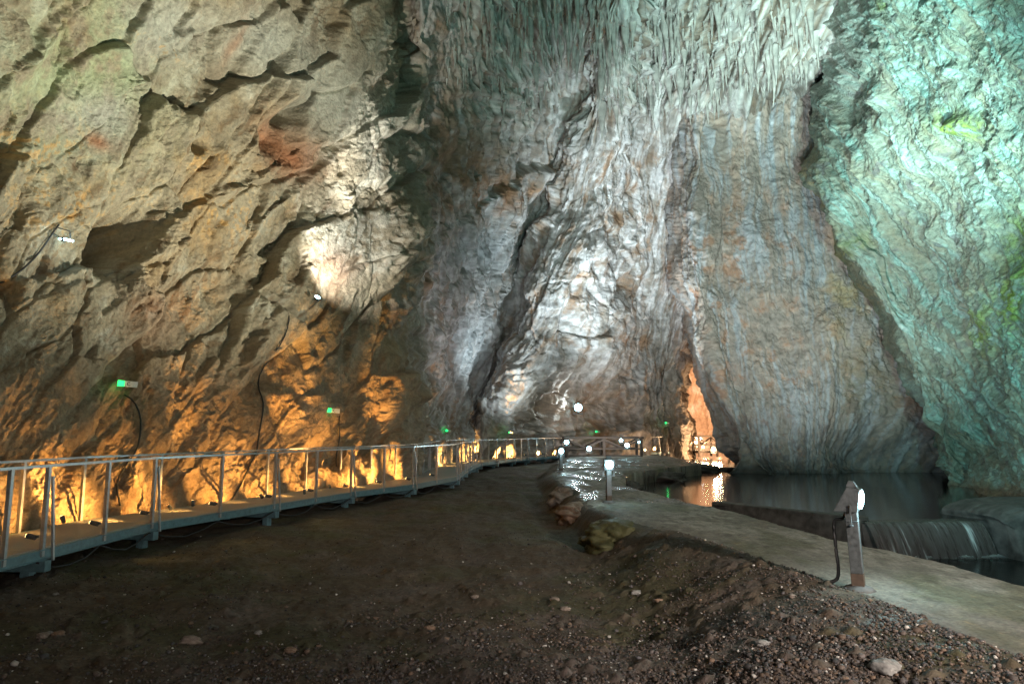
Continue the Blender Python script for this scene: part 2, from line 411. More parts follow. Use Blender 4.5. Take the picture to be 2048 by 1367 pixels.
# ceiling: dripping drapery
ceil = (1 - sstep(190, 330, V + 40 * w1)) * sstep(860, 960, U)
drip = ridged(S / 15, H / 560, 3, 91)
dc += ceil * (40 * (drip - .5) * sstep(-.4, .3, fbm(S / 60, H / 50, 3, 98)) + 22 * fbm(S / 70, H / 40, 3, 92) + 11 * fbm(S / 8, H / 300, 4, 93, .6) + 4 * fbm(S / 12, H / 40, 4, 94))
crn = np.exp(-((U - 835) / 60) ** 2)
disp = (lerp(dc, dl, leftw) + crn * (34 * fbm(S / 150 + 4, H / 130, 4, 96) + 12 * fbm(S / 40, H / 50, 4, 97))) * PXM
PA = P + N * disp[..., None]
# colours of the rock, with some lamp light and shade painted in
big = fbm(S / 210, H / 210, 5, 101, .55); mid = fbm(S / 60, H / 60, 5, 102, .6); sml = fbm(S / 14, H / 14, 4, 103, .6)
stk = fbm(wx / 11, wy / 120, 5, 104, .65); stk2 = fbm(wx / 20, wy / 90, 5, 105, .68)
def mixc(c, col, t): return c + (col - c) * np.clip(t, 0, 1)[..., None]
cl = np.empty(P.shape, F32); cl[:] = C(.30, .26, .185)
cl = mixc(cl, C(.37, .355, .29), sstep(-.1, .5, mid + .4 * (hA - .5)))
cl = mixc(cl, C(.29, .20, .10), sstep(.02, .55, big + .35 * mid) * .75)
dirt_shade = fbm(L1 / 110, L2 / 26, 5, 107, .6); cl = mixc(cl, C(.15, .095, .05), .75 * sstep(.12, .5, dirt_shade + .25 * sml))  # brown bands painted for dirt and for shadow between the slabs
cl = mixc(cl, C(.27, .33, .19), .75 * (blob(U, V, 130, 160, 190, 170) + .7 * blob(U, V, 240, 60, 60, 120)) * sstep(-.5, .3, mid))
cl = mixc(cl, C(.40, .41, .36), .8 * (blob(U, V, 330, 60, 110, 80) + blob(U, V, 650, 190, 90, 120, -50) + blob(U, V, 530, 80, 70, 70) + blob(U, V, 190, 230, 90, 50)))
cl = mixc(cl, C(.42, .25, .09), .8 * sstep(.1, .5, sml + mid) * (blob(U, V, 310, 95, 60, 20, 25) + blob(U, V, 395, 310, 50, 35) + blob(U, V, 450, 430, 90, 50) + blob(U, V, 60, 280, 100, 60) + blob(U, V, 120, 420, 180, 60)))
cl = mixc(cl, C(.32, .14, .07), .85 * (blob(U, V, 590, 320, 55, 40) + .8 * blob(U, V, 540, 270, 45, 45) + blob(U, V, 180, 282, 22, 14, 45) + .6 * blob(U, V, 470, 90, 12, 50, 20) + .5 * blob(U, V, 300, 640, 80, 60)))
cl = mixc(cl, C(.30, .20, .12), lower * .75)
cl = mixc(cl, C(.52, .50, .43), .9 * (blob(U, V, 745, 290, 45, 70) + blob(U, V, 690, 480, 110, 60)) * sstep(-.4, .2, sml + mid))  # pale cream painted where the wall lamp's light pools
cl = mixc(cl, C(.5, .3, .2), .6 * blob(U, V, 650, 540, 40, 40))
cl *= (1 + .30 * sml + .22 * mid + .16 * (hB - .5) + .14 * (hC - .5))[..., None]
cc = np.empty(P.shape, F32); cc[:] = C(.34, .31, .28)
cc = mixc(cc, C(.48, .46, .46), sstep(-.25, .35, stk))
cc = mixc(cc, C(.25, .16, .10), sstep(-.05, .6, stk2 + .4 * mid) * .8)
cc = mixc(cc, C(.62, .60, .60), sstep(.05, .45, -stk2 + .5 * sml) * (blob(U, V, 1230, 500, 130, 200) + .4))
cc = mixc(cc, C(.29, .16, .085), sstep(.1, .7, mid + .3 * stk2) * .6)
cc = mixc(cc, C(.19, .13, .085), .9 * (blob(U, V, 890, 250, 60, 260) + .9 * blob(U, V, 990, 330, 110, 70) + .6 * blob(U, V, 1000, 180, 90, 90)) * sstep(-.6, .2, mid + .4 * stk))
cc = mixc(cc, C(.30, .13, .05), .8 * blob(U, V, 985, 390, 60, 45) * sstep(-.3, .3, mid) + .8 * blob(U, V, 1205, 55, 34, 20, -30))
cc = mixc(cc, C(.34, .36, .38), .8 * (blob(U, V, 940, 690, 40, 110) + blob(U, V, 960, 500, 60, 60)))
cc = mixc(cc, C(.27, .22, .17), .8 * blob(U, V, 1090, 820, 80, 70) + .6 * sstep(1290, 1350, U) * sstep(620, 760, V))
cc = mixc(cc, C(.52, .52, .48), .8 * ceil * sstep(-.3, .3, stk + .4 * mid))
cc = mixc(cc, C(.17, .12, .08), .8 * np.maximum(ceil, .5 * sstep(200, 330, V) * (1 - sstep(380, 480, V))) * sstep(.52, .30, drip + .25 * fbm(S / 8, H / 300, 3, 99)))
cc = mixc(cc, C(.20, .12, .07), .7 * sstep(.22, .5, fbm(wx / 15, wy / 60, 4, 106, .6)) * (blob(U, V, 1230, 560, 150, 260)))
cc *= (1 + .34 * sml + .25 * stk + .2 * mid)[..., None]
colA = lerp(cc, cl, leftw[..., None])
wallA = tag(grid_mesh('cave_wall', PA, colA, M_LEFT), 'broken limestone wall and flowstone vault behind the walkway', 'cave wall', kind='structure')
me = wallA.data; me.materials.append(M_FAR)
fu = U[:-1, :-1].ravel() > 835
me.polygons.foreach_set('material_index', fu.astype(np.int32))
UA, VA, DA = U, V, D
def onA(u, v, lift=0.):
    """a point on the built face of the wall seen near (u, v)"""
    k = np.argmin((UA - u) ** 2 + (VA - v) ** 2); i, j = divmod(int(k), UA.shape[1])
    n = N_A[i, j]; p = PA[i, j] + n * lift
    return Vector([float(x) for x in p]), Vector([float(x) for x in n])
N_A = N

# ---- right buttress standing in the water
colsB = [[(1400, 60, 56), (1370, 330, 56), (1360, 560, 55), (1392, 650, 54), (1425, 760, 53), (1470, 870, 52), (1490, 945, 50), (1492, 985, 50)],
         [(1385, 60, 47), (1352, 330, 47), (1350, 560, 46), (1377, 650, 44), (1402, 760, 43), (1442, 870, 42), (1464, 945, 41), (1466, 985, 41)],
         [(1390, 60, 42), (1362, 330, 42), (1362, 560, 40.5), (1388, 650, 39.5), (1416, 760, 38.5), (1456, 870, 37), (1478, 945, 36), (1480, 985, 36)],
         [(1470, 60, 40), (1450, 330, 39.5), (1450, 560, 38), (1460, 650, 37), (1475, 760, 36), (1505, 870, 35), (1515, 948, 34.5), (1516, 985, 34.5)],
         [(1560, 60, 39.5), (1560, 330, 38.5), (1570, 560, 37), (1580, 650, 36), (1590, 760, 35), (1600, 870, 34), (1605, 955, 33.4), (1606, 985, 33.4)],
         [(1660, 60, 39), (1680, 330, 38), (1720, 560, 36.5), (1720, 650, 35.5), (1725, 760, 34.5), (1720, 870, 34), (1720, 958, 33.2), (1720, 985, 33.2)],
         [(1760, 60, 40), (1800, 330, 40), (1840, 560, 39), (1880, 650, 38), (1930, 760, 37), (1940, 870, 36), (1940, 965, 34.5), (1940, 1000, 34.5)],
         [(1860, 60, 44), (1900, 330, 44), (1960, 560, 43), (2000, 650, 42), (2040, 760, 41), (2040, 870, 40), (2040, 965, 38), (2040, 1000, 38)]]
P, N, U, V, D, S, H = sheet(colsB, [1330, 1350, 1365, 1450, 1560, 1690, 1830, 1940], 470, 560)
PXM = D / FPX
w1 = fbm(S / 140, H / 160, 4, 203); w2 = fbm(S / 140 + 31, H / 160, 4, 208)
wx = S + 14 * w1 + 4 * fbm(S / 20, H / 40, 3, 289); wy = H + 30 * w2
fl1 = ridged(wx / 70, wy / 420, 2, 282); fl2 = fbm(wx / 10, wy / 17, 5, 283, .66) * .8 + .5 * fbm(wx / 12, wy / 130, 4, 290)
kn, hk = slabs(wx / 36, wy / 60, 284, 3.2, 6, 1.2)
fine = fbm(S / 16, H / 18, 5, 214, .62)
foot = sstep(820, 930, V)
disp = (9 * (fl1 - .5) + 4.5 * fl2 + kn * (.8 + foot) + 4.2 * fine + 26 * fbm(S / 170, H / 220, 3, 285)
        + 10 * foot * fbm(S / 40, H / 30, 4, 286) - 26 * sstep(900, 955, V) * (1 + .4 * w1))
disp -= 46 * blob(U + 14 * w1, V + 14 * w2, 1765, 905, 110, 40, 12) + 40 * blob(U, V, 1730, 900, 70, 40) + 20 * blob(U, V, 1545, 210, 8, 60) + 24 * blob(U, V, 1425, 250, 10, 60, 25)
disp -= 10 * blob(U, V, 1378, 600, 10, 36)
PB = P + N * (disp * PXM)[..., None]
big = fbm(S / 160, H / 260, 4, 301, .55); mid = fbm(S / 46, H / 60, 5, 302, .6); sml = fbm(S / 13, H / 14, 4, 303, .62)
stk = fbm(wx / 17, wy / 200, 5, 304, .62)
c = np.empty(P.shape, F32); c[:] = C(.35, .30, .26)
c = mixc(c, C(.42, .32, .26), sstep(-.2, .4, mid))
c = mixc(c, C(.46, .48, .51), .85 * sstep(-.1, .45, stk))
c = mixc(c, C(.33, .18, .11), .8 * sstep(.12, .5, mid + .3 * sml) * sstep(300, 500, V))
c = mixc(c, C(.27, .33, .36), .75 * (blob(U, V, 1625, 420, 30, 260) + .6 * blob(U, V, 1550, 380, 10, 200) + .5 * blob(U, V, 1465, 700, 12, 90)) * sstep(-.4, .2, mid + stk))
c = mixc(c, C(.36, .31, .17), .7 * blob(U, V, 1690, 560, 40, 140) * sstep(-.3, .3, mid))
c = mixc(c, C(.17, .165, .12), .75 * blob(U, V, 1730, 780, 70, 110) * sstep(-.4, .3, mid + sml))
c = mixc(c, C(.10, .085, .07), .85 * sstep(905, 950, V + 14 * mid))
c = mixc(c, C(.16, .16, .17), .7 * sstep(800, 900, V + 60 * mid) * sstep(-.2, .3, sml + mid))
c *= (1 + .34 * sml + .22 * mid)[..., None]
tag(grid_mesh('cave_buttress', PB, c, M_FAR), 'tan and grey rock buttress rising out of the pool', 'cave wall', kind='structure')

# ---- passage beyond
colsP = [[(1290, 560, 60), (1285, 700, 66), (1280, 870, 70), (1280, 940, 70)], [(1350, 560, 74), (1345, 700, 78), (1340, 870, 80), (1340, 940, 80)],
         [(1420, 560, 74), (1415, 700, 80), (1415, 870, 82), (1415, 940, 82)], [(1490, 560, 66), (1500, 700, 72), (1510, 870, 72), (1510, 940, 72)], [(1560, 560, 52), (1580, 700, 54), (1590, 870, 56), (1590, 940, 56)]]
P, N, U, V, D, S, H = sheet(colsP, [1290, 1345, 1415, 1495, 1570], 260, 320)
wx = S + 20 * fbm(S / 60, H / 80, 3, 403)
disp = 9 * (ridged(wx / 26, H / 120, 3, 401) - .5) + 4 * fbm(S / 14, H / 20, 5, 402, .6) + 12 * fbm(S / 60, H / 60, 3, 404)
PP = P + N * (disp * D / FPX)[..., None]
mid = fbm(S / 30, H / 44, 5, 405, .6)
c = np.empty(P.shape, F32); c[:] = C(.40, .29, .21); c = mixc(c, C(.50, .44, .40), sstep(-.2, .4, mid)); c *= (1 + .3 * mid)[..., None]
tag(grid_mesh('passage_wall', PP, c, M_FAR), 'warm lit rock at the end of the far passage', 'cave wall', kind='structure')

# ---- right wall, leaning over the stream
def shifted(c, du, dd): return [(u + du, v, d + dd) for u, v, d in c]
E0 = [(1720, -260, 24.5), (1690, -120, 28), (1660, 0, 32), (1640, 150, 35), (1640, 300, 34), (1655, 420, 32.5), (1695, 520, 31.5), (1757, 620, 31), (1802, 720, 30.5), (1835, 800, 30), (1880, 900, 29.5), (1892, 962, 29), (1894, 1000, 29)]
colsE = [shifted(E0, 10, 12), shifted(E0, -4, 5), E0,
         [(1800, -260, 18.5), (1765, -120, 21), (1745, 0, 24.5), (1722, 150, 27), (1722, 300, 28.4), (1750, 420, 28.8), (1790, 520, 28.8), (1830, 620, 28.6), (1862, 720, 28.2), (1890, 800, 28), (1922, 900, 27.5), (1932, 968, 27), (1934, 1005, 27)],
         [(1920, -260, 15.5), (1885, -120, 17.6), (1865, 0, 20), (1850, 150, 22.2), (1855, 300, 24), (1870, 420, 25), (1895, 520, 25.4), (1920, 620, 25.5), (1940, 720, 25.4), (1955, 800, 25.2), (1970, 900, 24.8), (1975, 985, 24), (1976, 1020, 24)],
         [(2100, -260, 12), (2075, -120, 13.4), (2060, 0, 15), (2055, 150, 16.6), (2050, 300, 18), (2050, 420, 19), (2050, 520, 19.6), (2050, 620, 20), (2050, 720, 20.2), (2050, 800, 20.2), (2050, 900, 20), (2050, 1004, 19.4), (2050, 1045, 19.4)],
         [(2320, -260, 9.6), (2300, -120, 10.4), (2290, 0, 11.4), (2280, 150, 12.6), (2280, 300, 13.6), (2280, 420, 14.4), (2280, 520, 15), (2280, 620, 15.2), (2280, 720, 15.4), (2280, 800, 15.4), (2280, 900, 15.2), (2280, 1050, 14.8), (2280, 1090, 14.8)],
         [(2800, -260, 6.6), (2800, -120, 7), (2800, 0, 7.6), (2800, 150, 8.4), (2800, 300, 9), (2800, 420, 9.6), (2800, 520, 10), (2800, 620, 10.2), (2800, 720, 10.4), (2800, 800, 10.4), (2800, 900, 10.2), (2800, 1150, 10), (2800, 1200, 10)]]
P, N, U, V, D, S, H = sheet(colsE, [1610, 1640, 1662, 1745, 1870, 2050, 2280, 2800], 640, 760, dens=[(1610, 1.1), (2060, 1), (2150, .5), (2800, .25)])
PXM = D / FPX
w1 = fbm(S / 130, H / 130, 4, 503); w2 = fbm(S / 130 + 31, H / 130, 4, 508)
Sw = U + 13 * w1; Hw = V + 13 * w2
ca, sa = math.cos(math.radians(58)), math.sin(math.radians(58))
L1 = Sw * ca + Hw * sa; L2 = -Sw * sa + Hw * ca      # beds run down to the right
f1 = ridged(L1 / 480, L2 / 36, 4, 582, .58); f2 = fbm(L1 / 60, L2 / 14, 5, 583, .66)
kn, hk = slabs(L1 / 120, L2 / 26, 584, 8, 12, 2)
kn2, hk2 = slabs(S / 17, H / 17, 588, 2.0, 3.4, .6)
fine = fbm(S / 15, H / 15, 5, 514, .65)
lump = np.maximum(0, fbm(S / 58, H / 48, 3, 586)) * 30
sm = sstep(-.3, .3, fbm(S / 80 + 3, H / 80, 3, 587))
disp = 22 * (f1 - .5) + 5 * f2 * (.4 + .8 * sm) + .3 * kn + .25 * kn2 * sm + 4.5 * fine * (.5 + .7 * sm) + 1.2 * fbm(U / 6, V / 6, 3, 590, .65) + 34 * fbm(L1 / 260, L2 / 120, 3, 585) + .45 * lump + 18 * fbm(S / 200, H / 260, 2, 589)
for cx, cy, rx, ry, dep in ((1880, 470, 30, 26, -22), (1925, 250, 26, 20, -30), (1765, 190, 22, 26, -34), (1930, 640, 14, 30, 20), (1870, 830, 40, 30, 34), (1950, 900, 26, 40, 22), (1830, 560, 30, 60, 16), (1690, 180, 10, 26, 24)):
    disp -= dep * blob(U + 8 * w1, V + 8 * w2, cx, cy, rx, ry)
PE = P + N * (disp * PXM)[..., None]
big = fbm(L1 / 300, L2 / 110, 4, 601, .55); mid = fbm(L1 / 130, L2 / 16, 5, 602, .66); sml = fbm(S / 11, H / 11, 4, 603, .65); bl = fbm(S / 40, H / 40, 5, 604, .6)
c = np.empty(P.shape, F32); c[:] = C(.21, .25, .20)
c = mixc(c, C(.27, .38, .34), sstep(-.05, .4, mid))
c = mixc(c, C(.24, .22, .15), .6 * sstep(.05, .6, -mid + .5 * bl))
c = mixc(c, C(.18, .37, .32), .6 * sstep(.0, .4, mid + .5 * sml) * sstep(-.3, .3, big))
c = mixc(c, C(.12, .125, .125), .8 * sstep(.2, .55, bl + .25 * sml))
c = mixc(c, C(.45, .52, .49), .5 * sstep(.36, .6, mid - .2 * bl + .2 * sml))
alg = (blob(U, V, 1925, 255, 50, 26, 20) + blob(U, V, 1978, 655, 26, 50) + blob(U, V, 2040, 600, 30, 70) + .8 * blob(U, V, 2030, 480, 30, 60) + .5 * blob(U, V, 1690, 500, 26, 60, 60) + .7 * blob(U, V, 1775, 8, 10, 18))
c = mixc(c, C(.17, .24, .05), 1.1 * alg * sstep(-.3, .25, bl + .4 * sml))
eu = U - np.interp(V, [e[1] for e in E0], [e[0] for e in E0])
c = mixc(c, C(.33, .28, .15), .75 * (1 - sstep(-2, 34, eu + 26 * bl)) * sstep(230, 330, V) * (1 - sstep(560, 700, V)) * sstep(-.3, .25, mid + bl))
c = mixc(c, C(.58, .60, .56), .8 * blob(U, V, 1640, 40, 90, 130))
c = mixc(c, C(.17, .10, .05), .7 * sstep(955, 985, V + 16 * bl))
c *= (1 + .36 * sml + .2 * bl + .15 * (hk - .5))[..., None]
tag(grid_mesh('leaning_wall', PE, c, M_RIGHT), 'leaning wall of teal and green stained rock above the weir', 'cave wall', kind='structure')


# ================================================================== GROUND, PATH, WATER
PL = np.array([(1.0, 3.6), (3.0, 3.42), (4.7, 3.3), (6.4, 3.18), (7.6, 3.0), (9.1, 2.78), (11.6, 2.17), (13.6, 1.72), (16.9, 1.44), (22.3, 1.42), (28, 1.7), (32.5, 2.3), (40.7, 3.3), (44, 3.6)])
PR = np.array([(1.0, 5.3), (3.0, 5.3), (7.05, 5.3), (8.43, 5.25), (10.1, 4.75), (13.6, 4.4), (15.2, 3.95), (17.6, 3.62), (20.2, 3.25), (24, 3.9), (26.4, 4.6), (30, 6.6), (33, 9.0), (38, 9.6), (44, 9.9)])
def xl(y): return np.interp(y, PL[:, 0], PL[:, 1])
def xr(y): return np.interp(y, PR[:, 0], PR[:, 1])
def ground_h(X, Y):
    l = xl(Y); r = xr(Y)
    n1 = fbm(X / 2.2, Y / 2.2, 4, 701); n2 = fbm(X / .5, Y / .5, 4, 702)
    base = -.40 + .10 * n1 + .035 * n2 + .05 * fbm(X / .8 + .15 * Y, Y / 3.2, 3, 703)
    base += .10 * np.exp(-((X - .3) / 2.0) ** 2 - ((Y - 5.2) / 1.6) ** 2)           # gravel heap in front
    base -= .12 * np.exp(-((X + 1.5) / 2.2) ** 2 - ((Y - 9) / 3.0) ** 2)
    w = np.interp(Y, [1, 6, 9, 10.5, 13, 20, 30, 45], [2.6, 2.4, 2.0, 1.3, .5, .5, .9, 1.2])
    t = sstep(-1, 0, (X - l) / w + .18 * n1)
    h = lerp(base, -.035 + .03 * n2 + .05 * n1 * np.clip((l - X) / .5, 0, 1), t)
    gully = np.exp(-((X - (l - .75)) / .38) ** 2) * sstep(10, 12, Y) * (1 - sstep(19, 23, Y))
    h = h - .16 * gully * (.6 + n1)
    sp = (Y < 10.8) * 1.0
    h = h + sp * .075 * t * (1 - sstep(.0, .42, X - l + .16 * n2 + .12 * n1))
    h = np.where(X > l + np.where(Y < 10.8, .55, .12), -.16, h)
    h = np.where((X > l + .12) & (Y < 10.8), np.minimum(h, .045 - .16 * sstep(.05, .5, X - l + .16 * n2 + .12 * n1)), h)
    far = sstep(33, 38, Y)
    h = np.where(X > r - .1, -2.3, h)
    return h
ny, nx = 620, 940
yy = np.concatenate([np.geomspace(1.2, 3.6, 50)[:-1], np.geomspace(3.6, 75, ny - 49)])
aa = np.linspace(-1.25, 1.25, nx)
Yg, Ag = np.meshgrid(yy, aa, indexing='ij'); Xg = Ag * Yg
Xg = Xg.astype(F32); Yg = Yg.astype(F32)
hg = ground_h(Xg, Yg)
near = 1 - sstep(8, 16, Yg)
F1, F2, h1, h2, h3, dx, dy = worley(Xg / .05, Yg / .05, 711)
G1, G2, g1, g2, g3, gx, gy = worley(Xg / .21, Yg / .21, 712)
dirt = Xg < xl(Yg) + .05
grav = sstep(-.25, .25, fbm(Xg / 1.1, Yg / 1.1, 3, 713) + .9 * np.exp(-((Xg - .6) / 2.6) ** 2 - ((Yg - 5.0) / 1.7) ** 2) - .35)
hg = hg + np.where(dirt, near * (.013 * np.clip(1 - F1 * 1.6, 0, 1) * h1 * (.3 + grav) + .05 * np.clip(1 - G1 * 2.6, 0, 1) * (g1 > .72)) + .012 * fbm(Xg / .12, Yg / .12, 4, 714), 0)
m1 = fbm(Xg / .8, Yg / .8, 5, 721, .6); m2 = fbm(Xg / .09, Yg / .09, 4, 722, .6)
c = np.empty(Xg.shape + (3,), F32); c[:] = C(.085, .062, .042)
c = mixc(c, C(.075, .070, .035), sstep(-.1, .4, fbm(Xg / 2.6, Yg / 1.5, 4, 723)) * .8)
c = mixc(c, C(.105, .083, .068), grav * .8)
c = mixc(c, C(.12, .092, .07), .7 * sstep(.1, .45, m1) * near)
stc = np.stack([.07 + .12 * h2, .06 + .10 * h2 * (.6 + .4 * h3), .055 + .09 * h2 * (.5 + .5 * h3)], -1)
c = lerp(c, stc, (np.clip(1.15 - F1 * 1.9, 0, 1) * grav * near * (h1 > .3))[..., None])
c *= (1 + .4 * m2 + .25 * m1)[..., None]
wetg = np.exp(-((Xg - (xl(Yg) - .12)) / .3) ** 2) * (sstep(3.4, 4.2, Yg) * (1 - sstep(5.6, 6.2, Yg))) * sstep(-.1, .3, m1 + m2)
tag(grid_mesh('ground', np.stack([Xg, Yg, hg], -1), c, M_GROUND, {'wet': wetg}), 'dark dirt and gravel cave floor', 'ground', kind='structure')

# ---- raised path
ny, nx = 760, 150
yy = np.geomspace(1.2, 43.5, ny); tt = np.linspace(-.06, 1.06, nx)
Yp, Tp = np.meshgrid(yy, tt, indexing='ij')
tc = np.clip(Tp, 0, 1)
jl = .08 * fbm(Yp / .6, Yp * 0, 4, 731) + .09 * fbm(Yp / 2.3, Yp * 0 + 4, 2, 735) * sstep(9, 12, Yp); jr = .09 * fbm(Yp / .6, Yp * 0 + 9, 4, 732)
Xp = lerp(xl(Yp) + jl, xr(Yp) + jr, tc)
out = np.clip(np.abs(Tp - .5) - .5, 0, 1) / .06
Xp = Xp + np.where(Tp < 0, -.08, .10) * out
Zp = .018 * fbm(Xp / .9, Yp / .9, 4, 733) + .006 * fbm(Xp / .1, Yp / .1, 4, 734) - .05 * (1 - sstep(0, .10, tc)) - .06 * (1 - sstep(0, .08, 1 - tc))
skirt = np.where(Tp < 0, -.75, -1.7)
Zp = lerp(Zp, skirt, np.clip(out, 0, 1) ** .8)
Xp = Xp.astype(F32); Yp = Yp.astype(F32)
m1 = fbm(Xp / 1.4, Yp / 2.2, 5, 741, .55); m2 = fbm(Xp / .16, Yp / .3, 5, 742, .62)
c = np.empty(Xp.shape + (3,), F32); c[:] = C(.20, .175, .145)
c = mixc(c, C(.30, .27, .23), sstep(-.1, .4, m1 + .3 * m2))
c = mixc(c, C(.13, .12, .075), .8 * sstep(.05, .4, fbm(Xp / 1.1, Yp / 2.6, 4, 743)) )
c = mixc(c, C(.33, .24, .13), .7 * sstep(.38, .7, fbm(Xp / .30, Yp / .42, 5, 744, .62)))
c = mixc(c, C(.36, .32, .26), .6 * sstep(.25, .6, fbm(Xp / .5, Yp / .22, 5, 736, .65)) * sstep(-.3, .3, m1))
crk = np.abs(perlin(Xp / .9 + .3 * m2, Yp / 1.5, 748)); c = mixc(c, C(.08, .07, .055), .7 * (1 - sstep(.0, .025, crk)) * sstep(-.1, .3, m1))
c = mixc(c, C(.40, .38, .34), .6 * sstep(.5, .8, fbm(Xp / .12, Yp / .2, 4, 749, .6)))
c = mixc(c, C(.09, .075, .06), .8 * sstep(.4, .6, fbm(Xp / .22, Yp / .32, 4, 745)))
c = mixc(c, C(.11, .09, .07), .9 * sstep(0.0, 1, out))
c *= (1 + .5 * m2)[..., None]
wet = sstep(13.9, 15.2, Yp) * (1 - sstep(36, 40, Yp)) * sstep(-.1, .35, fbm(Xp / .7, Yp / 1.8, 3, 746) + .4 * m2)
wet = np.maximum(wet, np.exp(-((tc - .03) / .16) ** 2) * sstep(2.5, 3.6, Yp) * (1 - sstep(5.4, 6.2, Yp)) * sstep(-.3, .2, m2 + m1))
c *= (1 - .6 * wet)[..., None]
Zp = Zp + wet * .010 * fbm(Xp / .13, Yp / .45, 4, 747, .6)
tag(grid_mesh('path', np.stack([Xp, Yp, Zp], -1), c, M_PATH, {'wet': wet}), 'raised worn concrete path beside the stream', 'path', kind='structure')

# ---- water
def water_mat(name, col, rough, bump, stretch):
    m, nt, b, out = newmat(name)
    b.inputs['Base Color'].default_value = (*col, 1); b.inputs['Roughness'].default_value = rough; b.inputs['IOR'].default_value = 1.33
    n = noise_node(nt, 1.0, 3, .5, stretch)
    bp = nt.nodes.new('ShaderNodeBump'); bp.inputs['Strength'].default_value = bump; bp.inputs['Distance'].default_value = .05
    nt.links.new(n.outputs['Fac'], bp.inputs['Height']); nt.links.new(bp.outputs[0], b.inputs['Normal'])
    return m
M_WATER = water_mat('still_water', (.012, .013, .012), .11, .10, (1.2, .5, 1))
M_WATER2 = water_mat('lower_water', (.012, .014, .014), .16, .2, (1.5, 1.5, 1))
WZ, LZ = -.55, -1.35
W0, W1, W2 = gp(1466, 1009, -.5), gp(1722, 1037, -.5), gp(1952, 1036, -.5)
def poly_plane(name, pts, z, mat, label):
    me = bpy.data.meshes.new(name); me.from_pydata([(p[0], p[1], z) for p in pts], [], [tuple(range(len(pts)))]); me.update()
    me.materials.append(mat); o = bpy.data.objects.new(name, me); COL.objects.link(o)
    return tag(o, label, 'water', kind='structure')
poly_plane('pool_water', [(3.2, W0.y + .3), (W0.x, W0.y + .05), (W1.x, W1.y + .05), (W2.x, W2.y + .05), (W2.x + 3, W2.y + .8), (26, W2.y + 1), (34, 45), (34, 90), (2, 90), (2, 27), (3, 20)], WZ, M_WATER, 'dark still pool above the weir')
poly_plane('stream_water', [(4.4, 2.0), (12, 2.0), (20, W2.y + 2), (W2.x, W2.y + .5), (W1.x, W1.y + .5), (4.0, W0.y + .5)], LZ, M_WATER2, 'dark stream water below the weir')

# ---- weir: dam wall with a notch the water runs over
mb = MB()
def wall_seg(mb, a, b, ztop, zbot, th):
    a, b = Vector(a), Vector(b); d = (b - a); d.z = 0; d.normalize(); n = Vector((d.y, -d.x, 0)); n = -n if n.y > 0 else n   # n faces the lower pool
    f0, f1 = a + n * .03, b + n * .03; k0, k1 = a - n * th, b - n * th
    mb.hexa([(f0.x + n.x * .12, f0.y + n.y * .12, zbot), (f1.x + n.x * .12, f1.y + n.y * .12, zbot), (k1.x, k1.y, zbot), (k0.x, k0.y, zbot),
             (f0.x, f0.y, ztop), (f1.x, f1.y, ztop), (k1.x, k1.y, ztop), (k0.x, k0.y, ztop)])
A0 = W0 - (W1 - W0) * .2
wall_seg(mb, A0, W1, -.47, -2.0, .35)
weir = empty('weir', (W1.x, W1.y, LZ)); tag(weir, 'low concrete dam wall holding back the dark pool', 'weir')
mb.build('dam_wall', M_CONC, weir, bevel=.03)
mb = MB(); wall_seg(mb, W1, W2, -.60, -2.0, .35); mb.build('spillway', M_CONC, weir, bevel=.03)
# the falling sheet
n_s, n_t = 260, 40
dW = W2 - W1; dn = Vector((dW.y, -dW.x, 0)).normalized(); dn = -dn if dn.y > 0 else dn
SS, TT = np.meshgrid(np.linspace(0, 1, n_s), np.linspace(0, 1, n_t), indexing='ij')
fall = np.clip((TT - .18) / .82, 0, 1)
fo = -.30 + .33 * np.clip(TT / .18, 0, 1) + .05 + .26 * fall ** .6
zz = -.545 - .012 * np.clip(TT / .18, 0, 1) - (.83 * fall ** 1.5)
strk = fbm(SS * 24 + .5 * fbm(SS * 5, TT * 0, 2, 763), TT * .8, 5, 761, .68)
fo = fo + .03 * strk * fall
PW = np.stack([W1.x + dW.x * SS + dn.x * fo + .22 * fall * dW.normalized().x, W1.y + dW.y * SS + dn.y * fo, zz], -1).astype(F32)
m, nt, b, out = newmat('falling_water')
at = nt.nodes.new('ShaderNodeAttribute'); at.attribute_name = 'streak'
b.inputs['Roughness'].default_value = .25; b.inputs['IOR'].default_value = 1.33
mx = nt.nodes.new('ShaderNodeMix'); mx.data_type = 'RGBA'; nt.links.new(at.outputs['Fac'], mx.inputs[0])
mx.inputs[6].default_value = (.10, .085, .08, 1); mx.inputs[7].default_value = (.62, .68, .70, 1); nt.links.new(mx.outputs[2], b.inputs['Base Color'])
nt.links.new(mrange(nt, at.outputs['Fac'], 0, .6, .80, 1.0), b.inputs['Alpha'])
stv = sstep(.25, .95, strk + .5 * fbm(SS * 7, TT * .5, 2, 762)) * sstep(.1, .5, TT) + .10 * sstep(-.3, .4, strk)
wf = grid_mesh('waterfall', PW, None, m, {'streak': np.clip(stv, 0, 1)}, smooth=True)
tag(wf, 'thin veil of water falling over the weir', 'waterfall', kind='structure')
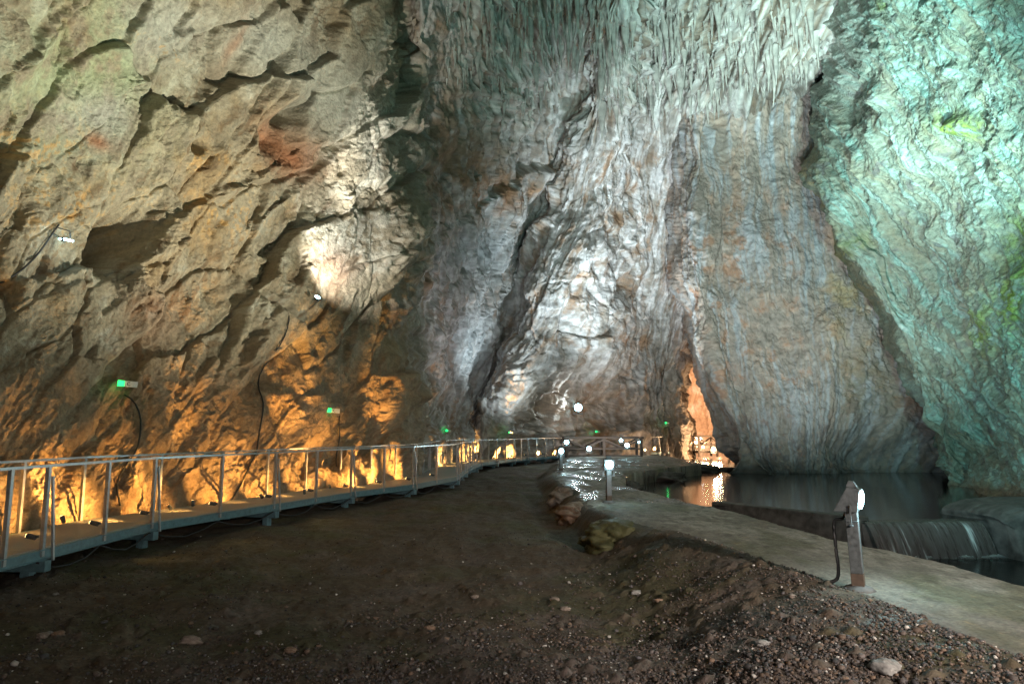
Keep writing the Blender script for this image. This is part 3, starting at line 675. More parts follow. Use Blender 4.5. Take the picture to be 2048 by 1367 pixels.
# froth where it lands
fs_, ft_ = np.meshgrid(np.linspace(.0, 1.04, 200), np.linspace(-.22, .55, 36), indexing='ij')
fx = W1.x + dW.x * fs_ + dn.x * (.22 + ft_) + .22 * dW.normalized().x; fy = W1.y + dW.y * fs_ + dn.y * (.22 + ft_)
fn_ = fbm(fx / .35, fy / .35, 4, 771, .6)
fa = sstep(-.25, .55, fn_ + .5 * strk[:, -1][np.clip((fs_ * 259).astype(int), 0, 259)] + .9 * (fs_ > .85)) * np.exp(-((ft_ - .04) / .17) ** 2)
mfr, ntf, bf, of = newmat('froth'); atf = ntf.nodes.new('ShaderNodeAttribute'); atf.attribute_name = 'streak'
bf.inputs['Base Color'].default_value = (.55, .62, .64, 1); bf.inputs['Roughness'].default_value = .6
ntf.links.new(mrange(ntf, atf.outputs['Fac'], 0, 1, 0, .8), bf.inputs['Alpha'])
fr_ = grid_mesh('froth', np.stack([fx, fy, LZ + .012 + .06 * fa * (1 + fn_)], -1).astype(F32), None, mfr, {'streak': fa}, smooth=True, parent=wf)
# rounded concrete abutment
prof = [(-.02, -2.0), (-.02, -.52), (.02, -.40), (.22, -.27), (.55, -.17), (1.2, -.11), (2.4, -.10), (4.5, -.12), (4.5, -2.0)]
n_y = 26
V_, F_ = [], []
ang = math.atan2(dW.y, dW.x)
for j in range(n_y):
    q = j / (n_y - 1); yo = -.55 + 1.9 * q
    for (a, z) in prof:
        sl = 0.0 if q > .25 else (1 - q / .25)
        bot = z < -1.9
        zz_ = z if bot else z - .16 * sl ** 2 - (.06 * random.random() if not bot else 0) * .5
        xx = a + (.55 * (1 - q) if a < .6 else .2 * (1 - q)) * (1.0 if bot or z < -.45 else .4)
        V_.append((W2.x + xx + yo * .0, W2.y + yo - (.35 if bot and q < .1 else 0), zz_))
m_ = len(prof)
for j in range(n_y - 1):
    for k in range(m_ - 1):
        F_.append((j * m_ + k, (j + 1) * m_ + k, (j + 1) * m_ + k + 1, j * m_ + k + 1))
F_.append(tuple(range(m_))); F_.append(tuple(reversed(range((n_y - 1) * m_, n_y * m_))))
me = bpy.data.meshes.new('abutment'); me.from_pydata(V_, [], F_); me.update()
me.materials.append(M_CONC); ab = bpy.data.objects.new('abutment', me); COL.objects.link(ab)
bv = ab.modifiers.new('bevel', 'BEVEL'); bv.width = .05; bv.segments = 3; bv.limit_method = 'ANGLE'; bv.angle_limit = .6
tag(ab, 'rounded stained concrete block at the end of the waterfall', 'concrete block')
# sill across the stream far off
a_, b_ = gp(1404, 938, -.5), gp(1466, 938, -.5)
mb = MB(); mb.bar((a_.x, a_.y, -.62), (b_.x + 1.5, b_.y, -.62), .6, .45)
tag(mb.build('stone_sill', M_CONC, base=((a_.x + b_.x) / 2, a_.y, -.8)), 'narrow pale sill across the stream before the far passage', 'sill')

# ---- rocks
def rock(name, loc, size, seed, mat, col, label, cat='rock', group=None, rough=.34, flat=.7, n=44):
    th = np.linspace(0, math.pi, n); ph = np.linspace(0, 2 * math.pi, 2 * n)
    T, Ph = np.meshgrid(th, ph, indexing='ij')
    x, y, z = np.sin(T) * np.cos(Ph), np.sin(T) * np.sin(Ph), np.cos(T)
    s1 = fbm(x * 1.3 + seed, y * 1.3 + z * 1.7, 4, seed) * rough + fbm(z * 1.6 + 3, x * 1.4 + y + seed, 4, seed + 9) * rough
    f, hh = slabs(x * 2.2 + z + seed, y * 2.2 + z * 1.4, seed + 3, .16, .3, .04)
    w = np.sin(T)
    r = 1 + (s1 + f * .8) * w + .05 * fbm(x * 7, y * 7 + z * 6, 4, seed + 5) * w
    P_ = np.stack([x * r * size[0], y * r * size[1], z * r * size[2] * flat], -1).astype(F32)
    mm = fbm(x * 2.5 + z, y * 2.5 + z * 2, 5, seed + 6, .6)
    c_ = np.empty(P_.shape, F32); c_[:] = C(*col[0]); c_ = mixc(c_, C(*col[1]), sstep(-.2, .35, mm)); c_ *= (1 + .3 * mm)[..., None]
    o = grid_mesh(name, P_, c_, mat); o.location = loc
    return tag(o, label, cat, group)
GREY = ((.16, .14, .12), (.24, .20, .17)); MOSS = ((.10, .095, .04), (.07, .07, .03)); BRN = ((.14, .09, .06), (.20, .13, .09)); DK = ((.06, .055, .05), (.10, .085, .075))
p = gp(1250, 1066, -.32); rock('rock', (xl(11.6) - .42, 12.0, -.30), (.55, .8, .46), 5, M_STONE, MOSS, 'mossy boulder below the second path lamp')
rock('rock', (xl(17.4) - .10, 17.6, -.22), (.42, .5, .5), 8, M_STONE, GREY, 'pale block of stone at the left edge of the wet path')
rock('rock', (xl(15) - .25, 15.2, -.30), (.40, .62, .42), 13, M_STONE, BRN, 'reddish brown stone under the path edge, behind the mossy boulder')
rock('rock', (6.3, 30.0, -.62), (1.1, 1.3, .62), 17, M_STONE, DK, 'dark rock outcrop jutting into the pool', flat=.75)
rock('rock', (4.1, 24.6, -.58), (.5, 1.0, .5), 19, M_STONE, DK, 'dark boulder at the pool edge beside the wet path')
rock('rock', (9.6, 36.6, -.55), (1.2, 1.6, .6), 23, M_STONE, DK, 'low dark rock at the waterside by the far sill')
rock('rock', gp(1822, 1010, -.9) , (.001, .001, .001), 29, M_STONE, DK, 'tiny') if False else None
for i, (u, v, s, sd) in enumerate([(85, 1272, .085, 31), (100, 1266, .06, 32), (118, 1266, .075, 33), (380, 1282, .12, 34), (517, 1266, .055, 35), (580, 1299, .085, 36), (950, 1197, .06, 37), (1272, 1176, .075, 38), (1318, 1184, .06, 39), (1310, 1201, .05, 40), (1525, 1275, .07, 41), (890, 1278, .06, 42), (1585, 1198, .055, 43), (1770, 1305, .14, 44), (860, 1255, .07, 45), (1110, 1200, .08, 46), (1680, 1325, .06, 47), (700, 1235, .06, 48), (1130, 1222, .07, 49), (112, 1187, .05, 50)]):
    s *= .62
    q = gp(u, v, -.36); z = float(ground_h(np.array([q.x], F32), np.array([q.y], F32))[0])
    q = gp(u, v, z + s * .3); z = float(ground_h(np.array([q.x], F32), np.array([q.y], F32))[0])
    rock('stone', (q.x, q.y, z + s * .25), (s * random.uniform(.9, 1.4), s * random.uniform(.7, 1.1), s), sd, M_STONE,
         [((.22, .17, .14), (.28, .23, .19)), ((.22, .21, .20), (.30, .29, .27)), ((.20, .13, .085), (.26, .18, .13))][i % 3],
         'loose stone bigger than the gravel on the dark floor', 'stone', 'loose stones on the dirt floor', n=18, flat=.65)
# gravel: thousands of chips, one ground cover
phi = (1 + 5 ** .5) / 2
ico = np.array([(-1, phi, 0), (1, phi, 0), (-1, -phi, 0), (1, -phi, 0), (0, -1, phi), (0, 1, phi), (0, -1, -phi), (0, 1, -phi), (phi, 0, -1), (phi, 0, 1), (-phi, 0, -1), (-phi, 0, 1)], float) / 1.9
icf = np.array([(0, 11, 5), (0, 5, 1), (0, 1, 7), (0, 7, 10), (0, 10, 11), (1, 5, 9), (5, 11, 4), (11, 10, 2), (10, 7, 6), (7, 1, 8), (3, 9, 4), (3, 4, 2), (3, 2, 6), (3, 6, 8), (3, 8, 9), (4, 9, 5), (2, 4, 11), (6, 2, 10), (8, 6, 7), (9, 8, 1)])
NC = 260000
yc = RNG.uniform(3.3, 15, NC) ; yc = 3.3 + (yc - 3.3) * RNG.uniform(0, 1, NC) ** .8
xc = RNG.uniform(-.85, .8, NC) * yc
den = (.11 + .75 * np.exp(-((xc - .6) / 2.7) ** 2 - ((yc - 4.9) / 1.6) ** 2) + .16 * np.exp(-((xc - xl(yc) + 1.3) / 1.2) ** 2) * (yc < 10)) * (.35 + 1.3 * sstep(-.25, .3, fbm(xc / .9, yc / .9, 3, 801)))
keep = (RNG.uniform(0, 1, NC) < den) & (xc < xl(yc) + .22)
xc, yc = xc[keep], yc[keep]; NC = len(xc)
sz = np.clip(.0070 * np.exp(RNG.normal(0, .5, NC)), .004, .034)
zc = ground_h(xc, yc) + sz * .3 + .006
ax = RNG.normal(0, 1, (NC, 3, 3)); q1 = ax[:, 0] / np.linalg.norm(ax[:, 0], axis=1, keepdims=True)
q2 = ax[:, 1] - (ax[:, 1] * q1).sum(1, keepdims=True) * q1; q2 /= np.linalg.norm(q2, axis=1, keepdims=True); q3 = np.cross(q1, q2)
R = np.stack([q1, q2, q3], 1)
sc3 = RNG.uniform(.6, 1.3, (NC, 1, 3)) * sz[:, None, None]
vs = ico[None] * RNG.uniform(.8, 1.2, (NC, 12, 1)) * sc3
vs = np.einsum('nij,nkj->nki', R, vs); vs[..., 2] *= .7
vs += np.stack([xc, yc, zc], -1)[:, None]
fs = icf[None] + (np.arange(NC) * 12)[:, None, None]
t = RNG.uniform(0, 1, (NC, 1)); warm = RNG.uniform(0, 1, (NC, 1)); dark = RNG.uniform(.35, 1.15, (NC, 1)) ** 1.2
cs = (lerp(C(.105, .10, .105), C(.165, .11, .075), warm) * dark).astype(F32)
pale = RNG.uniform(0, 1, NC) > .97; cs[pale] = C(.45, .42, .38)
me = bpy.data.meshes.new('gravel'); raw_mesh(me, vs.reshape(-1, 3), fs.reshape(-1, 3)); set_col(me, 'Col', np.repeat(cs, 12, 0)); me.materials.append(M_STONE)
go = bpy.data.objects.new('gravel', me); COL.objects.link(go); tag(go, 'brown and grey gravel scattered over the dirt floor', 'gravel', kind='stuff')
# edging strip in the foreground
mb = MB(); e0, e1, e2 = gp(1788, 1231, -.02), gp(1900, 1272, -.02), gp(2010, 1322, -.02)
for a, b in ((e0, e1), (e1, e2)): mb.bar(a + Vector((0, 0, .0)), b + Vector((0, 0, .0)), .028, .05)
tag(mb.build('edging_strip', M_RUST, base=e1), 'rusty metal strip along the wet edge of the path', 'edging strip')

# ================================================================== STALACTITES (parts of the vault)
def stalactite_geo(root, L, r, seed):
    rr = random.Random(seed); n = 7; k = 7; vs, fs = [], []
    bx, by = rr.uniform(-.06, .06) * L, rr.uniform(-.06, .06) * L
    for i in range(n + 1):
        t = i / n; rad = r * ((1 - t) ** 1.1 * (1 + .22 * math.sin(5 * t + seed)) + .03) * rr.uniform(.86, 1.14)
        for j in range(k):
            a = 2 * math.pi * j / k; q = rad * rr.uniform(.85, 1.15)
            vs.append((root.x + math.cos(a) * q + bx * t * t, root.y + math.sin(a) * q + by * t * t, root.z + .25 * r - t * L))
    for i in range(n):
        for j in range(k): fs.append((i * k + j, i * k + (j + 1) % k, (i + 1) * k + (j + 1) % k, (i + 1) * k + j))
    fs.append(tuple(n * k + j for j in range(k)))
    return vs, fs
M_STAL = plain('stalactite_calcite', (.44, .42, .38), .7, 0, 2.2, .45, .5)
spots_ = []
rs_ = random.Random(5)
for i in range(900):
    u = rs_.uniform(895, 1640); v = rs_.betavariate(1.2, 1.5) * 250 - 20
    if u < 980 and v > 150: continue
    if u > 1450 and v > 190 - (u - 1450) * .35: continue
    spots_.append((u, v, rs_.choice((.7, 1, 1, 1.3, 2.0)) * rs_.uniform(14, 46)))
for u, v, l in ((945, 5, 60), (930, 8, 48), (1110, 18, 70), (1075, 20, 50), (1330, 40, 80), (1345, 35, 90), (1318, 50, 70), (1356, 30, 95), (1140, 300, 0), (1180, 150, 80), (1196, 130, 100), (1150, 110, 80), (1545, 100, 70), (1553, 95, 110), (1490, 130, 40), (1460, 165, 40), (1430, 190, 40), (1224, 195, 45)):
    if l: spots_.append((u, v, l * 1.1))
stal = []
for i, (u, v, l) in enumerate(spots_):
    root, nn = onA(u, v, -.15); d = root.y
    stal.append((l, root, l * d / FPX, l * d / FPX * rs_.uniform(.07, .12) + .02, i))
stal.sort(key=lambda t: -t[0] * 1)
for l, root, L, r, i in stal[:100]:
    vs, fs = stalactite_geo(Vector((0, 0, 0)), L, r, i)
    me = bpy.data.meshes.new('stalactite'); me.from_pydata(vs, [], fs); me.update(); me.materials.append(M_STAL)
    for pl in me.polygons: pl.use_smooth = True
    o = bpy.data.objects.new('stalactite', me); COL.objects.link(o); o.location = root; o.parent = wallA
vs, fs = [], []
for l, root, L, r, i in stal[100:]:
    a, b = stalactite_geo(root, L, r, i); fs += [tuple(k + len(vs) for k in q) for q in b]; vs += a
me = bpy.data.meshes.new('small_stalactites'); me.from_pydata(vs, [], fs); me.update(); me.materials.append(M_STAL)
o = bpy.data.objects.new('small_stalactites', me); COL.objects.link(o); o.parent = wallA; o['kind'] = 'stuff'

# ================================================================== WALKWAY
AMBER = (1.0, .50, .12)
CYAN = (.62, .95, 1.0)
COOL = (.80, .96, 1.0)
JUV = [(-300, 1190), (-95, 1138), (75, 1097), (297, 1044), (543, 1007), (697, 983), (822, 968), (910, 952), (928, 939), (943, 931), (958, 925.5), (991, 921), (1026, 917), (1054, 915), (1088, 912.5), (1122, 910.5)]
J = [gp(u, v, 0.0) for u, v in JUV]
def frames(pts, w):
    back = []
    for i, p in enumerate(pts):
        d = (pts[min(i + 1, len(pts) - 1)] - pts[max(i - 1, 0)]); d.z = 0; d.normalize()
        back.append(p + Vector((-d.y, d.x, 0)) * w)
    return back
m, nt, b, out = newmat('perforated_deck')
tcn = nt.nodes.new('ShaderNodeTexCoord'); vo = nt.nodes.new('ShaderNodeTexVoronoi'); vo.inputs['Scale'].default_value = 17
nt.links.new(tcn.outputs['Object'], vo.inputs['Vector']); vo.inputs['Randomness'].default_value = .12
b.inputs['Base Color'].default_value = (.34, .33, .31, 1); b.inputs['Metallic'].default_value = .35; b.inputs['Roughness'].default_value = .5
bp = nt.nodes.new('ShaderNodeBump'); bp.inputs['Strength'].default_value = .9; bp.inputs['Distance'].default_value = .02
nt.links.new(vo.outputs['Distance'], bp.inputs['Height']); nt.links.new(bp.outputs[0], b.inputs['Normal'])
M_DECK = m
fixture_sites = []
def walkway(J, label, width=1.3, rail_h=1.08, first_fix=0, supports=True, mids=True, brace_side=1):
    B = frames(J, width)
    root = empty('metal_walkway', (J[len(J) // 2].x, J[len(J) // 2].y, -.4)); tag(root, label, 'walkway')
    up = Vector((0, 0, 1))
    for i in range(len(J) - 1):
        a, bq, c_, d_ = J[i], J[i + 1], B[i + 1], B[i]
        mb = MB(); k = .012
        mb.hexa([p - up * .035 for p in (a.lerp(bq, .004), bq.lerp(a, .004), c_.lerp(d_, .004), d_.lerp(c_, .004))] + [p for p in (a.lerp(bq, .004), bq.lerp(a, .004), c_.lerp(d_, .004), d_.lerp(c_, .004))])
        mb.build('deck_panel', M_DECK, root)
        for s, (p, q) in enumerate(((a, bq), (d_, c_))):
            dirn = (q - p).normalized(); nrm = Vector((dirn.y, -dirn.x, 0)) * (.035 if s == 0 else -.035)
            mb = MB(); mb.bar(p + nrm - up * .075, q + nrm - up * .075, .045, .135)
            mb.bar(p + nrm * 1.9 - up * .012, q + nrm * 1.9 - up * .012, .05, .012); mb.bar(p + nrm * 1.9 - up * .138, q + nrm * 1.9 - up * .138, .05, .012)
            mb.build('side_beam', M_BLUE, root)
    for s, line in enumerate((J, B)):
        mb = MB()
        for p, q in zip(line[:-1], line[1:]):
            nrm = Vector(((q - p).y, -(q - p).x, 0)).normalized() * (.05 if s == 0 else -.05)
            mb.bar(p + nrm + up * rail_h, q + nrm + up * rail_h, .045, .035)
        mb.build('handrail', M_STEEL, root)
        for i in range(len(line)):
            sites = [line[i]] + ([line[i].lerp(line[i + 1], .5)] if mids and i < len(line) - 1 else [])
            dd = line[min(i + 1, len(line) - 1)] - line[max(i - 1, 0)]; dd.z = 0; dd.normalize()
            nrm = Vector((dd.y, -dd.x, 0)) * (.06 if s == 0 else -.06)
            for k, p in enumerate(sites):
                mb = MB(); mb.bar(p + nrm - up * .10, p + nrm + up * (rail_h - .012), .05, .05, dd)
                if k == 0:
                    mb2 = MB(); q = p + dd * .10 + nrm * 1.6
                    mb2.bar(q + nrm * .9 - up * .16, p + nrm * 1.5 + dd * .05 + up * (rail_h - .14), .03, .03, dd)
                    mb2.build('brace', M_STEEL, root)
                mb.build('rail_post', M_STEEL, root)
                if s == 0: fixture_sites.append((p.copy(), nrm.normalized(), dd.copy()))
    if supports:
        for i in range(len(J)):
            dd = (B[i] - J[i]).normalized(); t = Vector((-dd.y, dd.x, 0))
            g0 = -.62
            mb = MB(); mb.bar(J[i] - dd * .16 - up * .215, B[i] + dd * .12 - up * .215, .12, .14)
            sup = mb.build('support', M_BLUE, root, bevel=.006)
            for e in (J[i] + dd * .10, B[i] - dd * .12):
                mb = MB(); mb.bar((e.x, e.y, g0), (e.x, e.y, -.285), .13, .13, t); o = mb.build('support_leg', M_BLUE, sup, bevel=.006)
                o.location = (0, 0, 0)
    return root, B
walk, BK = walkway(J, 'long metal walkway with thin railings curving along the amber lit wall')
J2 = [gp(1284, 904.5, .02), gp(1316, 903.5, .02), gp(1350, 902, .02), gp(1392, 898.5, .02)]
n_fix_main = len(fixture_sites)
walk2, BK2 = walkway(J2, 'far stretch of metal walkway between the two timber bridges', width=1.1)

# ---- amber floodlights clamped low on the near posts
M_AMB = glow('amber_lens', (1.0, .62, .22), 14)
def amber(p, inward, along, watts, tgt_h, ang=95, vis=True, label=None):
    base = p + inward * .11 + Vector((0, 0, .16))
    root = empty('amber_floodlight', base); tag(root, label or 'small amber floodlight clamped low on a walkway railing post', 'floodlight', 'amber floodlights along the walkway')
    tgt = base + inward * 1.6 + Vector((0, 0, tgt_h)); d = (tgt - base).normalized()
    mb = MB(); mb.tube([base - d * .07, base + d * .045], .034, 10); mb.build('housing', M_DARK, root)
    mb = MB(); mb.tube([base + d * .046, base + d * .052], .028, 10); mb.build('lens', M_AMB, root)
    mb = MB(); mb.bar(p + Vector((0, 0, .16)), base, .02, .03); mb.build('clamp', M_DARK, root)
    spot('amber_light', base + d * .07, tgt, watts, AMBER, ang, .85, .035, root)
    return root
ASPEC = {}
for i, (p, nrm, dd) in enumerate(fixture_sites[:n_fix_main]):
    far = p.y > 25
    if p.y > 43 or (far and i % 2): continue
    w_ = 320 + 21 * p.y
    if 23.5 < p.y < 27.5: continue
    amber(p, -nrm, dd, w_ * random.uniform(.6, 1.3), random.uniform(.05, .35), 60)
for p, nrm, dd in fixture_sites[n_fix_main::2]: amber(p, -nrm, dd, 2200, .9, 100)

# added uplights on the deck, put in to streak the ribs with amber
for (ub, vb), (ut, vt), w_, an, off in (((318, 985), (360, 770), 1700, 22, .9), ((500, 945), (585, 705), 4600, 28, 1.5), ((690, 925), (755, 790), 2600, 26, .9), ((838, 905), (852, 800), 900, 14, .9), ((962, 893), (1020, 790), 3600, 18, 1.2), ((925, 895), (935, 865), 700, 50, .9), ((60, 1010), (70, 940), 420, 50, .5), ((250, 990), (262, 930), 380, 46, .9), ((430, 960), (440, 900), 420, 50, 1.1), ((590, 940), (620, 880), 520, 46, 1.1)):
    b0, n0 = onA(ub, vb, 0); n0.z = 0; n0.normalize(); b0 = b0 + n0 * off; b0.z = .10; t0 = onA(ut, vt, 0)[0]
    root = empty('amber_floodlight', b0); tag(root, 'added amber uplight at the foot of the rock behind the walkway', 'floodlight', 'added amber uplights at the foot of the rock')
    d = (t0 - b0).normalized()
    mb = MB(); mb.tube([b0 - d * .06, b0 + d * .05], .034, 10); mb.build('housing', M_DARK, root)
    mb = MB(); mb.tube([b0 + d * .051, b0 + d * .058], .028, 10); mb.build('lens', M_AMB, root)
    spot('amber_light', b0 + d * .08, t0, w_ * .75, AMBER, an, .8, .03, root)

for k, (uu, vv) in ((3, (350, 1115)), (4, (520, 1088)), (5, (690, 1050))):
    q = J[k - 1].lerp(J[k], .5); spot('deck_spill', q + Vector((.10, -.10, .5)), gp(uu, vv, -.4), 16, (1.0, .72, .16), 52, 1.0, .05, walk)  # added spots with no fixture, for light leaking through the deck

# ---- cables under the walkway and on the wall
def cable(pts, r, label, n=6):
    mb = MB(); mb.tube(pts, r, n); b0 = pts[len(pts) // 2]
    return tag(mb.build('cable', M_CABLE, base=b0, smooth=True), label, 'cable')
pts = []
for i in range(2, 8):
    for t in np.linspace(0, 1, 9)[:-1]:
        q = J[i].lerp(J[i + 1], float(t)); sag = -.14 - .16 * math.sin(math.pi * ((t * 2) % 1)) - .03 * random.random()
        pts.append(q + Vector((.07, -.10, sag)))
cable(pts, .013, 'dark cable looping under the front edge of the walkway')
def wall_cable(uv, r, label, lift=.03):
    pts = []
    for (a, b), (c_, d_) in zip(uv[:-1], uv[1:]):
        n = max(2, int(math.hypot(c_ - a, d_ - b) / 14))
        for k in range(n): pts.append(onA(a + (c_ - a) * k / n, b + (d_ - b) * k / n, lift)[0])
    pts.append(onA(*uv[-1], lift)[0])
    sm = [pts[0]] + [(pts[i - 1] + pts[i] * 2 + pts[i + 1]) / 4 for i in range(1, len(pts) - 1)] + [pts[-1]]
    return cable(sm, r, label)
wall_cable([(-30, 585), (15, 560), (60, 520), (92, 478), (104, 452)], .018, 'black cable running up to the twin tube lamp', .05)
wall_cable([(240, 795), (262, 812), (270, 850), (262, 905), (225, 960), (216, 1010), (228, 1030)], .018, 'dark cable hanging below the leftmost green exit light', .05)
wall_cable([(545, 625), (535, 690), (520, 720), (508, 770), (502, 850), (507, 905), (480, 960), (440, 1010)], .02, 'long dark cable down the wall beside the middle wall lamp', .05)
wall_cable([(664, 838), (666, 900), (664, 950)], .016, 'short cable under the green light above the walkway', .05)

# ================================================================== LAMPS
M_LED = glow('white_led', (.50, .90, 1.0), 24)
M_LEDW = glow('warm_led', (1.0, .80, .55), 16)
M_GREEN = glow('green_led', (.02, .85, .18), 2.2)
def flood(name, loc, aim, size, label, group=None, watts=0, col=COOL, ang=110, mat=None, stem=None, blend=.8, glow_w=0):
    """box floodlight: ribbed housing, bright glass and a bracket"""
    loc = Vector(loc); d = (Vector(aim) - loc).normalized(); root = empty(name, loc); tag(root, label, 'floodlight', group)
    side = d.cross(Vector((0, 0, 1))).normalized(); upv = side.cross(d)
    mb = MB(); mb.tube([loc - d * size * .5, loc - d * size * .42, loc - d * size * .1, loc + d * size * .06, loc + d * size * .10], [size * .16, size * .3, size * .36, size * .5, size * .52], 18)
    for k in range(3): mb.tube([loc - d * size * (.40 - .1 * k), loc - d * size * (.37 - .1 * k)], size * (.40 + .03 * k), 18)
    mb.build('housing', M_DARK, root)
    mb = MB(); mb.tube([loc + d * size * .101, loc + d * size * .13, loc + d * size * .16], [size * .44, size * .40, size * .22], 18); mb.build('lens', mat or M_LED, root, smooth=True)
    mb = MB()
    for s in (-1, 1): mb.bar(loc + side * s * size * .54 - upv * size * .75, loc + side * s * size * .54 + upv * .02, size * .06, size * .12, d)
    mb.bar(loc - side * size * .57 - upv * size * .75, loc + side * size * .57 - upv * size * .75, size * .12, size * .06, d)
    if stem is not None: mb.bar(loc - upv * size * .75, stem, size * .14, size * .14)
    mb.build('bracket', M_DARK, root)
    if glow_w: point('lamp_glow', loc + d * size * .9, glow_w, CYAN, size * .4, root)
    if watts: spot('flood_light', loc + d * size * .2, aim, watts, col, ang, blend, size * .3, root)
    return root

# ---- bollard lamps on the path
def path_lamp(base, h, facing, label, watts, aim, lean=(0, 0), size=.24, ang=130, mound=True, rust=True, col=CYAN, glow_w=16):
    base = Vector(base); root = empty('path_lamp', base); tag(root, label, 'path lamp', 'post lamps along the concrete path')
    top = base + Vector((lean[0], lean[1], h * .74)); f = Vector(facing).normalized(); side = f.cross(Vector((0, 0, 1))).normalized()
    w = .112
    mb = MB(); mb.bar(base + (top - base) * .2, top, w, w, f); mb.bar(top - Vector((0, 0, .10)), top - Vector((0, 0, .085)), w * 1.12, w * 1.12, f)
    mb.build('post', M_DARK, root, bevel=.006)
    mb = MB(); mb.bar(base - Vector((0, 0, .05)), base + (top - base) * .2, w * 1.03, w * 1.03, f); mb.build('post_foot', M_RUST, root, bevel=.004)
    mb = MB(); mb.tube([base + Vector((0, 0, -.03)), base + Vector((0, 0, .012)), base + Vector((0, 0, .035))], [.17, .13, .07], 14); mb.build('mound', M_CONC, root, smooth=True)
    # head: wedge hood tilted towards the lit side
    hd = top + Vector((0, 0, .02)) + f * .045
    mb = MB()
    q = lambda a, b, c_: hd + f * a + side * b + Vector((0, 0, c_))
    mb.hexa([q(-.20, -.11, -.02), q(.02, -.11, -.02), q(.02, .11, -.02), q(-.20, .11, -.02), q(-.06, -.11, .23), q(.055, -.11, .20), q(.055, .11, .20), q(-.06, .11, .23)])
    hs = mb.build('lamp_housing', M_DARK, root, bevel=.008)
    mb = MB(); mb.hexa([q(-.075, -.06, .225), q(.03, -.06, .215), q(.03, .06, .215), q(-.075, .06, .225), q(-.05, -.05, .28), q(-.01, -.05, .275), q(-.01, .05, .275), q(-.05, .05, .28)])
    mb.build('cable_gland', M_DARK, root)
    ln = (f + Vector((0, 0, -.12))).normalized(); lc = q(.046, 0, .10)
    mb = MB(); mb.tube([lc, lc + ln * .016, lc + ln * .026], [.092, .088, .05], 20); mb.build('lens', M_LED, root, smooth=True)
    mb = MB(); mb.bar(q(-.04, -.12, .05), q(-.04, -.12, -.16), .03, .012, f); mb.bar(q(-.04, .12, .05), q(-.04, .12, -.16), .03, .012, f); mb.bar(q(-.04, -.12, -.15), q(-.04, .12, -.15), .012, .03, f)
    mb.build('bracket', M_DARK, root)
    cb = [q(-.10, -.07, -.02), q(-.13, -.07, -.10)] + [base + (top - base) * t - f * (.16 + .02 * math.sin(3 * t)) - side * .05 for t in (.85, .6, .4, .25)] + [base - f * .20 - side * .06 + Vector((0, 0, .06)), base - f * .30 - side * .07 + Vector((0, 0, .005))]
    cb = [Vector(c_) for c_ in hermite(np.arange(len(cb)), np.array([list(c_) for c_ in cb]), np.linspace(0, len(cb) - 1.001, 40))]
    mb = MB(); mb.tube(cb, .017, 8); mb.build('cable', M_CABLE, root, smooth=True)
    spot('lamp_light', q(.16, 0, .10), aim, watts, col, ang, .9, .10, root)
    point('lamp_glow', q(.14, 0, .10), glow_w, CYAN, .06, root)
    return root
L1B = gp(1718, 1176, 0.01); L2B = gp(1218, 1003, 0.01); L3B = gp(1122, 943, 0.01)
path_lamp(L1B, 1.0, (1, -.62, 0), 'nearest post lamp on the path, its white light facing the waterfall', 9000, (14, 17, 9.5), (-.03, 0), ang=95, glow_w=46)
path_lamp(L2B, .92, (.12, -1, 0), 'second post lamp, at the edge of the wet stretch of path', 700, (-2.5, 12, 4.5), (0, 0), ang=90)
path_lamp(L3B, .88, (.15, -1, 0), 'farthest post lamp, standing left of the path before the timber bridge', 500, (-1, 21, 5), (0, 0), ang=90)
CYL = (.45, .90, 1.0)

# ---- timber footbridge
def timber_bridge(u0, u1, vtop, d0, d1, vdeck, label, depth=1.6, panels=2, dark=True):
    a = gp(u0, vdeck, .06); b = gp(u1, vdeck, .06)
    a = px(u0, vdeck, d0); b = px(u1, vdeck, d1); a.z = b.z = .03
    root = empty('timber_bridge', (a + b) / 2); tag(root, label, 'bridge')
    up = Vector((0, 0, 1)); dv = (b - a).normalized(); nb = Vector((-dv.y, dv.x, 0)); nb = nb if nb.y > 0 else -nb
    mb = MB(); mb.hexa([a - up * .16, b - up * .16, b + nb * depth - up * .16, a + nb * depth - up * .16, a, b, b + nb * depth, a + nb * depth]); mb.build('deck', M_TIMBER, root)
    hh = 1.08
    for s, off in enumerate((Vector((0, 0, 0)), nb * depth)):
        p, q = a + off, b + off
        mb = MB(); mb.bar(p + up * hh - dv * .15, q + up * hh + dv * .15, .12, .13); mb.build('top_rail', M_TIMBER, root, bevel=.01)
        mb = MB(); mb.bar(p + up * .42 + dv * .08, q + up * .42 - dv * .08, .09, .10); mb.build('mid_rail', M_TIMBER, root)
        n = panels
        for k in range(n + 1):
            r_ = p.lerp(q, k / n); mb = MB(); mb.bar(r_ - up * .45, r_ + up * (hh - .066), .15, .15, dv); mb.build('post', M_TIMBER, root, bevel=.01)
        for k in range(n):
            r0, r1 = p.lerp(q, k / n), p.lerp(q, (k + 1) / n)
            lo, hi = (r0, r1) if k % 2 == 0 else (r1, r0)
            e = nb * .051
            mid = r0.lerp(r1, .5)
            mb = MB(); mb.bar(hi + up * (hh - .10) - e, mid + up * .44 - e + (lo - hi) * .05, .09, .10); mb.build('diagonal_brace', M_TIMBER, root)
            mb = MB(); mb.bar(lo + up * (hh - .10) + e, mid + up * .44 + e + (hi - lo) * .05, .09, .10); mb.build('diagonal_brace', M_TIMBER, root)
    return root, a, b, nb
br, bA, bB, bN = timber_bridge(1134, 1283, 875, 41.5, 41.5, 908, 'dark timber footbridge with cross braced railings in front of the pale wall')
br2, b2A, b2B, b2N = timber_bridge(1398, 1470, 872, 52, 52, 897, 'second timber bridge half hidden by the rock buttress')
